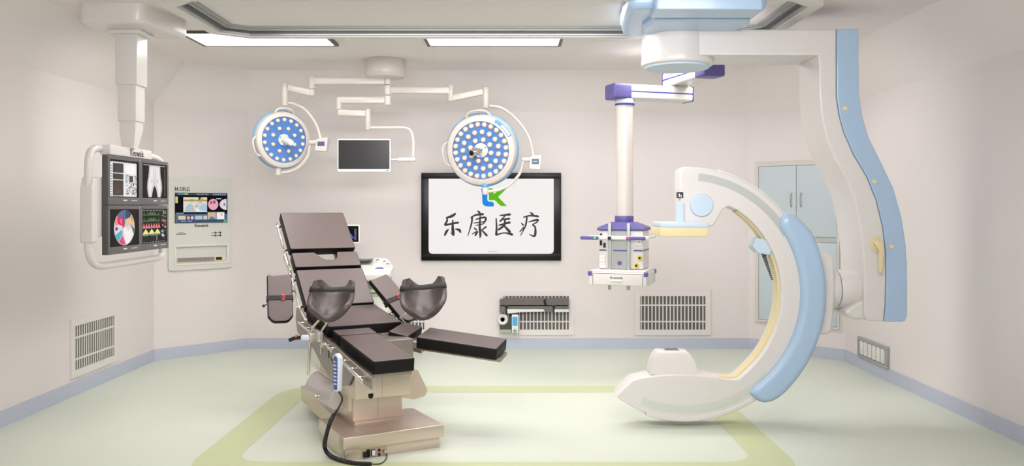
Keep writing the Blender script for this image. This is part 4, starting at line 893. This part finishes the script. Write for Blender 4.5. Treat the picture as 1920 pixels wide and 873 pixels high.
for dx, dz, mt in ((0, .017, M_cyan), (0, -.017, M_cyan), (.016, 0, M_cyan), (-.016, 0, M_cyan), (0, 0, M_dark)):
    q = MB(); q.prism([(c.x + dx - .009, c.z + dz), (c.x + dx, c.z + dz - .009), (c.x + dx + .009, c.z + dz), (c.x + dx, c.z + dz + .009)], YV - .02, YV - .026, XZ); q.build('arrow_key', mat('teal_key', (52, 150, 160), .4) if mt is M_cyan else mt, hs, world=True, flat=True)

# ------------------------------------------------------------------ operating table
t = thing('operating_table', 'steel operating table with brown padded sections leg supports and arm boards', 'operating table', (-1.594, 6.625, 0), R(28.914))
TT = t
tb_, ts_, tl_ = R(41.48), R(6.695), R(5.81)
def plane(org, ang, xa=(1, 0, 0)):
    xa = Vector(xa).normalized(); ya = Vector((0, math.cos(ang), math.sin(ang))); za = xa.cross(ya)
    M = Matrix((xa, ya, za)).transposed().to_4x4(); M.translation = Vector(org); return M
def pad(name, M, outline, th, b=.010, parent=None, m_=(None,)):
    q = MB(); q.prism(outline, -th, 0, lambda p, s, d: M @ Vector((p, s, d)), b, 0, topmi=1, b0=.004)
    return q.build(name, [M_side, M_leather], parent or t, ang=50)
def rc(x0, x1, s0, s1, r=.017): return fillet([(x0, s0), (x1, s0), (x1, s1), (x0, s1)], r, 4)
H0 = Vector((0, 0, .801)); MBk = plane(H0, tb_)
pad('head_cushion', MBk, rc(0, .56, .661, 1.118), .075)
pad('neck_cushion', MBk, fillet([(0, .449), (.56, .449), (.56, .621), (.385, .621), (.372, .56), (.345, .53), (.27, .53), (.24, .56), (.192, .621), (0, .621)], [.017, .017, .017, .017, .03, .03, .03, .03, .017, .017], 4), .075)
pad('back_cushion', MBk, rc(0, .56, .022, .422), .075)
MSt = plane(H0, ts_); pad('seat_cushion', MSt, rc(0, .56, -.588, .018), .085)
n_ = MSt.to_3x3() @ Vector((0, 0, 1)); P1 = MSt @ Vector((.02, -.588, 0)) - n_ * .0218
MLg = plane(P1, tl_)
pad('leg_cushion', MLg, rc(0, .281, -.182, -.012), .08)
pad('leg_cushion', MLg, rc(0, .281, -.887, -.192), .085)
# splayed right leg section
def quad_plane(o, px, py):
    o = Vector(o); x = (Vector(px) - o).normalized(); y = Vector(py) - o; y = (y - x * y.dot(x)).normalized(); z = x.cross(y)
    M = Matrix((x, y, z)).transposed().to_4x4(); M.translation = o; return M
ML2 = quad_plane((.539, -.906, .662), (.728, -.712, .696), (.539 - .72, -.906 + .677, .662 + .1))
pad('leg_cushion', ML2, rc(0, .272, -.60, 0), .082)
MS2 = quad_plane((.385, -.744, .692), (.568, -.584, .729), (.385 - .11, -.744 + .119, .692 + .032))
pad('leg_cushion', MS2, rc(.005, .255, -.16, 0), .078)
# steel understructure
def tubx(name, M, boxes, mt=M_steel2, b=.003, parent=None):
    q = MB()
    for bx in boxes: q.box(*bx, b, M=M)
    return q.build(name, mt, parent or t)
tubx('back_frame', MBk, [(.02, .17, .03, 1.09, -.105, -.076), (.39, .54, .03, 1.09, -.105, -.076), (.02, .54, .03, .36, -.10, -.076), (.02, .54, .70, 1.08, -.10, -.076), (.02, .54, .44, .52, -.10, -.076)])
tubx('seat_frame', MSt, [(.0, .56, -.56, .04, -.125, -.086)])
tubx('leg_frame', MLg, [(.01, .275, -.86, .0, -.115, -.086)])
tubx('leg_frame', ML2, [(.05, .22, -.62, .02, -.11, -.083)])
tubx('leg_frame', MS2, [(.05, .22, -.26, .10, -.12, -.079)])
hinge = MB(); hinge.bar((.33, -.60, .60), (.60, -.72, .60), .05, .07, .004); hinge.bar((.42, -.60, .64), (.60, -.86, .60), .12, .045, .004); hinge.build('leg_hinge', M_steel, t)
# side plate and rails
sp = [(-.065, .738), (-1.642, .560), (-1.642, .490), (-1.30, .515), (-1.214, .434), (-.964, .381), (-.629, .458), (-.414, .548), (-.243, .598), (-.125, .627), (-.034, .668)]
q = MB(); q.prism(sp, -.062, -.050, YZ, .002); sdp = q.build('side_plate', M_steel2, t)
q = MB(); q.prism([(-.83, .56), (-1.02, .50), (-.976, .44)], -.064, -.0615, YZ); q.build('cut_out', M_side, sdp, flat=True)
q = MB(); q.bar((-.063, -.79, .60), (-.063, -.79, .545), .012, .004, .001, (1, 0, 0)); q.build('slot', M_side, sdp)
q = MB(); q.prism([(-.065, .738), (-.60, .672), (-.60, .62), (-.10, .64)], .566, .578, YZ, .002); q.build('side_plate', M_steel2, t)
def rail(y0, z0, y1, z1, x, n, parent=t, s=-1):
    q = MB(); q.bar((x, y0, z0), (x, y1, z1), .010, .028, .003)
    r_ = q.build('side_rail', M_chrome, parent)
    for k in range(n):
        f_ = (k + .5) / n; p = Vector((x, y0 + (y1 - y0) * f_, z0 + (z1 - z0) * f_))
        q = MB(); q.cyl(p + Vector((-s * .035, 0, .004)), p + Vector((s * .008, 0, .004)), .009, 14, .002); q.build('bolt', M_chrome, r_)
rail(-.07, .716, -.55, .662, -.088, 3); rail(-.769, .645, -.952, .62, -.088, 2); rail(-1.10, .598, -1.575, .522, -.088, 3)
rail(-.07, .700, -.58, .636, .60, 3, s=1)
# back section rails
for x, s_ in ((-.030, -1), (.567, 1)):
    for s0, s1 in ((.04, .42), (.68, 1.06)):
        q = MB(); a = MBk @ Vector((x, s0, -.075)); b = MBk @ Vector((x, s1, -.075)); q.bar(a, b, .010, .028, .003, MBk.to_3x3() @ Vector((0, 0, 1))); r_ = q.build('side_rail', M_chrome, t)
        for f_ in (.12, .88):
            p = a.lerp(b, f_); q = MB(); q.cyl(p - Vector((s_ * .03, 0, 0)), p + Vector((s_ * .010, 0, 0)), .010, 14, .002); q.build('bolt', M_chrome, r_)
    q = MB(); q.bar(MBk @ Vector((x, .43, -.08)), MBk @ Vector((x, .67, -.08)), .022, .045, .004, MBk.to_3x3() @ Vector((0, 0, 1))); q.bar(MBk @ Vector((x - .0, .45, -.04)), MBk @ Vector((x, .65, -.10)), .012, .02, .003); q.build('hinge_link', M_chrome, t)
# bracket that joins the seat and back at the pivot
q = MB(); q.prism(fillet([(-.09, .73), (.05, .79), (.14, .80), (.16, .70), (.11, .61), (-.02, .575), (-.16, .60)], .03, 4), -.045, -.015, YZ, .004); q.build('pivot_bracket', M_steel2, t)
q = MB(); q.prism(fillet([(-.09, .73), (.05, .79), (.14, .80), (.16, .70), (.11, .61), (-.02, .575), (-.16, .60)], .03, 4), .575, .59, YZ, .004); q.build('pivot_bracket', M_steel2, t)
# head block, column, base
q = MB(); q.box(-.045, .338, -1.30, -.50, .352, .52, .004); hb_ = q.build('head_block', M_steel, t)
q = MB(); q.cyl((.06, -1.298, .37), (.06, -1.302, .37), .017, 20); q.box(.043, .077, -1.3022, -1.298, .37, .385); q.build('cable_hole', M_side, hb_)
q = MB(); q.box(.06, .50, -.95, -.1, .50, .66, .004); q.build('tilt_frame', M_steel2, t)
q = MB(); q.prism(fillet([(.30, .47), (.47, .47), (.545, .32), (.53, .28), (.45, .265), (.30, .30)], [0, .012, .02, .03, .03, 0], 4), -1.10, -.55, XZ, .004); q.build('motor_cover', M_steel, t)
o = [(.0, .40)] + [(-.055 + .0, .39), (-.085, .37), (-.112, .335), (-.13, .29), (-.133, .262), (-.09, .235), (-.03, .232), (.0, .24)]
q = MB(); q.prism(o, -1.0, -.42, XZ, .004); mc = q.build('motor_cover', mat('satin_steel', (206, 200, 197), .3, metal=.7, vary=.03, stretch=(14, 1, 1)), t)
q = MB(); q.cyl((-.125, -.75, .285), (-.150, -.75, .282), .014, 16, .005); q.build('cover_knob', M_chrome, mc)
q = MB(); q.bar((-.045, -.42, .418), (-.048, -1.0, .396), .018, .012, .003); q.build('hinge_strip', M_chrome, mc)
q = MB(); q.box(-.03, .02, -1.12, -.45, .24, .42, .003); q.build('inner_box', M_steel, t)
q = MB(); q.box(-.004, .342, -1.136, -.68, .175, .36, .003); cl_ = q.build('column', M_steel, t); q = MB(); q.box(.168, .1695, -1.1366, -1.135, .178, .356); q.build('seam', M_grey, cl_, flat=True); q = MB(); q.box(.012, .328, -1.122, -.69, .145, .18, .003); q.build('column_skirt', M_steel, t)
q = MB(); q.box(-.155, .532, -1.405, -.855, .068, .150, .005); bc = q.build('base_cover', M_steel, t)
q = MB(); q.prism([(-.90, .06), (-.40, .058), (.03, .088), (.035, .198), (-.74, .152), (-.90, .151)], -.036, .42, YZ, .004); q.build('base_tail', M_steel, t)
q = MB(); q.box(-.138, .505, -1.388, -.87, .0, .075, .003); pl = q.build('base_plinth', M_steel, t)
q = MB(); q.box(-.033, .135, -1.392, -1.387, .002, .058, .001); sk = q.build('socket_plate', mat('socket_plate_tan', (196, 172, 146), .4, metal=.5), pl)
q = MB(); q.box(-.026, -.004, -1.41, -1.391, .010, .046, .004); q.build('power_plug', M_dark, sk); q = MB(); q.box(-.002, .022, -1.40, -1.391, .006, .056, .006); q.build('fuse_socket', M_black, sk)
q = MB(); q.box(.028, .056, -1.397, -1.391, .008, .052, .002); sw = q.build('power_switch', M_dark, sk); q = MB(); q.box(.034, .054, -1.402, -1.396, .012, .046, .002); q.build('rocker', M_keyw, sw)
for z in (.042, .014):
    q = MB(); q.cyl((.082, -1.391, z), (.082, -1.402, z), .009, 16, .002); q.build('connector', M_dark, sk)
q = MB(); q.cyl((.112, -1.391, .036), (.120, -1.418, .026), .011, 16, .003); q.build('cable_plug', M_chrome, sk)
q = MB(); q.box(.138, .1395, -1.3006, -1.299, .354, .518); q.build('seam', M_grey, hb_, flat=True)
# arm boards
def armboard(p00, p10, p01, W_, L_, tail):
    M = quad_plane(p00, p10, Vector(p00) * 2 - Vector(p01))       # x across, y headwards, origin top left; board runs to -y
    o = fillet([(0, 0), (.25 * W_, -.012), (.75 * W_, -.004), (W_, 0), (W_, -L_ + .05), (W_ * .8, -L_), (W_ * .2, -L_), (0, -L_ + .05)], [.02, .03, .03, .035, .04, .05, .05, .04], 5)
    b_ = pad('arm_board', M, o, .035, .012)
    q = MB(); q.box(-.006, W_ + .006, -L_ * .56, -L_ * .56 + .042, -.042, .005, .004, M=M); s_ = q.build('strap', M_strap, b_)
    q = MB(); q.box(W_ * .56, W_ * .68, -L_ * .56 - .006, -L_ * .56 + .048, .004, .012, .003, M=M); q.build('buckle', M_red, s_)
    q = MB(); q.box(W_ * .59, W_ * .65, -L_ * .56 + .004, -L_ * .56 + .036, .011, .016, .002, M=M); q.build('buckle_button', M_dark, s_)
    q = MB(); q.box(W_ * .2, W_ * .8, -L_ * .9, -.06, -.05, -.035, .003, M=M); q.build('support_plate', M_steel2, b_)
    return b_, M
b_, ma = armboard((-.242, .279, 1.058), (-.054, .245, 1.056), (-.291, .034, .714), .191, .426, 0)
q = MB(); c0 = ma @ Vector((.12, -.2, -.05)); q.bar(c0, MBk @ Vector((-.03, .28, -.08)), .02, .02, .004); q.build('board_clamp', M_chrome, b_)
q = MB(); p = ma @ Vector((-.002, -.265, -.01)); q.cyl(p, p + Vector((-.02, -.005, -.01)), .004, 10); q.lathe([(.004, 0), (.012, .006), (.012, .014), (.004, .02)], p + Vector((-.018, -.005, -.01)), (-1, 0, -.3), 14); q.build('knob', M_dark, b_)
b_, ma = armboard((.479, -.082, 1.014), (.664, .011, 1.049), (.676, -.353, .687), .21, .468, 0)
q = MB(); c0 = ma @ Vector((.05, -.30, -.05)); q.bar(c0, (.62, -.18, .70), .02, .02, .004); q.cyl((.63, -.18, .66), (.63, -.18, .75), .02, 16, .004); q.build('board_clamp', M_chrome, b_)
q = MB(); a = Vector((.577, -.005, .898)); b = Vector((.630, -.034, .794)); q.cyl(a, b, .0055, 10); q.cyl(a + Vector((-.012, 0, .012)), a + Vector((.012, -.01, -.02)), .014, 14, .003); q.build('release_rod', M_chrome, b_)
q = MB(); q.cyl(b, b + Vector((.018, -.008, -.014)), .013, 14, .004); q.build('knob', M_dark, b_)
# leg troughs (knee crutches)
def trough(ctr, a, l, hw, ln, dp, name='knee_crutch'):
    a = Vector(a).normalized(); l = Vector(l); l = (l - a * l.dot(a)).normalized(); n = l.cross(a); c = Vector(ctr)
    NU, NV = 16, 12
    def pt(u, v, off):
        w_ = lambda v: (1.0 if v < .40 else math.sqrt(max(0.03, 1 - ((v - .40) / .61) ** 3.2))) * (.78 + .52 * v - .30 * v * v)
        def sf(u, v):
            k = w_(v); x = hw * u * k; au = abs(u)
            h = dp * ((au * min(1, k / .78)) ** 2.4) * (1.15 - .35 * v) + dp * .40 * max(0, (v - .55) / .45) ** 2
            y = ln * (v - .5) + (.035 * ((au - .8) / .2) ** 2 if au > .8 else 0) * ln / .25 * (1 - v) ** 5
            return Vector((x, y, h))
        e = .02; p = sf(u, v); du = (sf(min(1, u + e), v) - sf(max(-1, u - e), v)); dv = sf(u, min(1, v + e)) - sf(u, max(0, v - e))
        N_ = du.cross(dv)
        if N_.length < 1e-9: N_ = Vector((0, 0, 1))
        N_.normalize()
        if N_.z < 0: N_ = -N_
        p = p + N_ * off
        return c + a * p.x + l * p.y + n * p.z
    q = MB(); g = []
    for off in (0, -.042):
        g.append([[q.bm.verts.new(pt(-1 + 2 * i / NU, j / NV, off)) for i in range(NU + 1)] for j in range(NV + 1)])
    for lay in g:
        for j in range(NV):
            for i in range(NU): q.bm.faces.new((lay[j][i], lay[j][i + 1], lay[j + 1][i + 1], lay[j + 1][i]))
    T_, B_ = g
    for i in range(NU):
        q.bm.faces.new((T_[0][i], T_[0][i + 1], B_[0][i + 1], B_[0][i])); q.bm.faces.new((T_[NV][i], T_[NV][i + 1], B_[NV][i + 1], B_[NV][i]))
    for j in range(NV):
        q.bm.faces.new((T_[j][0], T_[j + 1][0], B_[j + 1][0], B_[j][0])); q.bm.faces.new((T_[j][NU], T_[j + 1][NU], B_[j + 1][NU], B_[j][NU]))
    o = q.build(name, M_leather2, t, ang=180)
    md = o.modifiers.new('smooth', 'SUBSURF'); md.levels = 2; md.render_levels = 2
    v0, v1 = .30, .44
    q = MB(); path = [(-1.03, -.03), (-1.05, .0), (-1.0, .012), (-.6, -1), (0, -1), (.6, -1), (1.0, .012), (1.05, .0), (1.03, -.03)]
    rows = []
    for (u, off) in path:
        row = []
        for v in (v0, v1):
            if off == -1:
                e0, e1 = pt(-1, v, .012), pt(1, v, .012); f_ = (u + 1) / 2; row.append(e0.lerp(e1, f_) - n * .012 * (1 - abs(u)))
            else: row.append(pt(max(-1, min(1, u)), v, off) + a * (u - max(-1, min(1, u))) * hw)
        rows.append(row)
    for r0, r1 in zip(rows, rows[1:]):
        q.face([r0[0], r0[1], r1[1], r1[0]])
    bmesh.ops.remove_doubles(q.bm, verts=q.bm.verts, dist=1e-6)
    s_ = q.build('strap', M_strap, o, ang=180); md = s_.modifiers.new('thick', 'SOLIDIFY'); md.thickness = .005; md.offset = 0
    e0, e1 = pt(-1, (v0 + v1) / 2, .018), pt(1, (v0 + v1) / 2, .018)
    q = MB(); q.bar(e0.lerp(e1, .12), e0.lerp(e1, .22), ln * .17, .008, .003, n); q.build('buckle', M_side, s_)
    return o, c, a, l, n
VW = Vector((-.265, -.964, .05))
L1 = Vector((.130, -.071, -.160)) + VW * .19
o1, c1, a1, l1, n1 = trough((.008, -.668, .902), (.198, -.125, .0), L1, .140, .33, .115)
q = MB(); q.cyl((-.031, -.64, .86), (-.031, -.64, .785), .022, 18, .004); q.cyl((-.031, -.64, .79), (-.031, -.64, .76), .014, 14, .004); q.cyl((-.031, -.64, .765), (-.072, -.62, .700), .010, 12); q.build('crutch_post', M_chrome, o1)
q = MB(); q.tube([(-.14, -.547, .395), (-.135, -.56, .55), (-.13, -.585, .69), (-.125, -.62, .745), (-.10, -.69, .80), (-.07, -.69, .815), (-.035, -.665, .82)], .0095, 14); q.build('crutch_rod', M_chrome, o1)
q = MB(); q.box(-.115, -.075, -.70, -.55, .645, .715, .005); q.box(-.15, -.10, -.62, -.56, .63, .70, .008); q.build('rail_clamp', mat('cast_alloy', (196, 190, 184), .3, metal=.6), o1)
q = MB(); q.cyl((-.13, -.60, .665), (-.18, -.537, .66), .021, 20, .006); lk = q.build('lock_knob', M_keyw, o1)
q = MB(); q.tube([(-.18, -.535, .662), (-.215, -.485, .655), (-.245, -.44, .635)], .014, 12, sx=.8); kl = q.build('lock_lever', M_dark, o1)
q = MB(); q.cyl((-.205, -.50, .668), (-.215, -.492, .668), .013, 14, .003); q.build('lever_button', M_orange, kl)
q = MB(); q.tube([(-.088, -.70, .655), (-.09, -.70, .60), (-.09, -.695, .565)], .008, 10); q.cyl((-.09, -.78, .63), (-.09, -.71, .63), .016, 14, .003); q.build('clamp_screw', M_chrome, o1)
L2 = Vector((.150, -.083, -.160)) + VW * .19
o2, c2, a2, l2, n2 = trough((.695, -.70, .882), (.215, -.119, .019), L2, .150, .35, .125)
q = MB(); q.tube([(.63, -.55, .66), (.60, -.57, .70), (.535, -.61, .765), (.609, -.655, .83), (.66, -.68, .835)], .0095, 14); q.cyl((.655, -.68, .86), (.655, -.68, .80), .02, 16, .004); q.build('crutch_rod', M_chrome, o2)
q = MB(); q.box(.615, .655, -.62, -.5, .63, .69, .005); q.build('rail_clamp', M_chrome, o2)
q = MB(); q.cyl((.68, -.69, .80), (.70, -.70, .775), .014, 14, .004); q.build('knob', M_dark, o2)

# ------------------------------------------------------------------ hand control hung on the table rail
t = thing('hand_control', 'white and blue keypad hand control on a black cord hung from the operating table rail', 'hand control', (-1.594, 6.625, 0), R(28.914))
HM = quad_plane((-.125, -1.20, .40), (-.125 + .02, -1.20 - .075, .40), (-.135, -1.17, .64))
q = MB(); q.prism(fillet([(-.028, 0), (.028, 0), (.036, .14), (.038, .225), (.0, .25), (-.038, .225), (-.036, .14)], .02, 5), -.016, .018, lambda p, s, d: HM @ Vector((p, s, d)), .008); cb = q.build('case', M_keyw, t)
q = MB(); q.prism(fillet([(-.022, .012), (.016, .012), (.022, .14), (.022, .215), (-.002, .236), (-.026, .215), (-.028, .14)], .014, 5), .017, .0195, lambda p, s, d: HM @ Vector((p, s, d)), .001); kp = q.build('keypad', M_kblue, cb)
for r_ in range(7):
    for k in range(2):
        mt = (mat('yellow_key', (226, 214, 60), .4) if k == 0 else M_cyan) if r_ == 0 else M_keyw
        q = MB(); x = -.018 + k * .018; y = .188 - r_ * .024; q.box(x, x + .012, y, y + .012, .019, .0225, .002, M=HM); q.build('key', mt, kp)
q = MB(); q.tube([HM @ Vector((0, .005, 0)), (-.130, -1.30, .375), (-.16, -1.33, .33), (-.19, -1.32, .28)], .006, 10, smooth=5)
q.build('cord_top', M_dark, t)
cpts = spline([Vector(p) for p in [(-.19, -1.32, .285), (-.21, -1.30, .23), (-.225, -1.26, .13), (-.225, -1.24, .06), (-.205, -1.28, .020), (-.17, -1.40, .014), (-.11, -1.50, .013), (-.03, -1.565, .013)]], 40)
q = MB(); rg = []
q.tube(cpts, .0125, 12)
for i in range(4, len(cpts) - 2, 3):
    d = (cpts[i + 1] - cpts[i]).normalized(); q.lathe([(.0125, -.0022), (.0142, 0), (.0125, .0022)], cpts[i], d, 12)
q.build('coiled_cord', M_dark, t)
q = MB(); q.tube([(-.035, -1.563, .013), (.03, -1.56, .006), (.085, -1.50, .006), (.117, -1.44, .012), (.121, -1.424, .022)], .0035, 8, smooth=6); q.build('cord_end', M_dark, t)
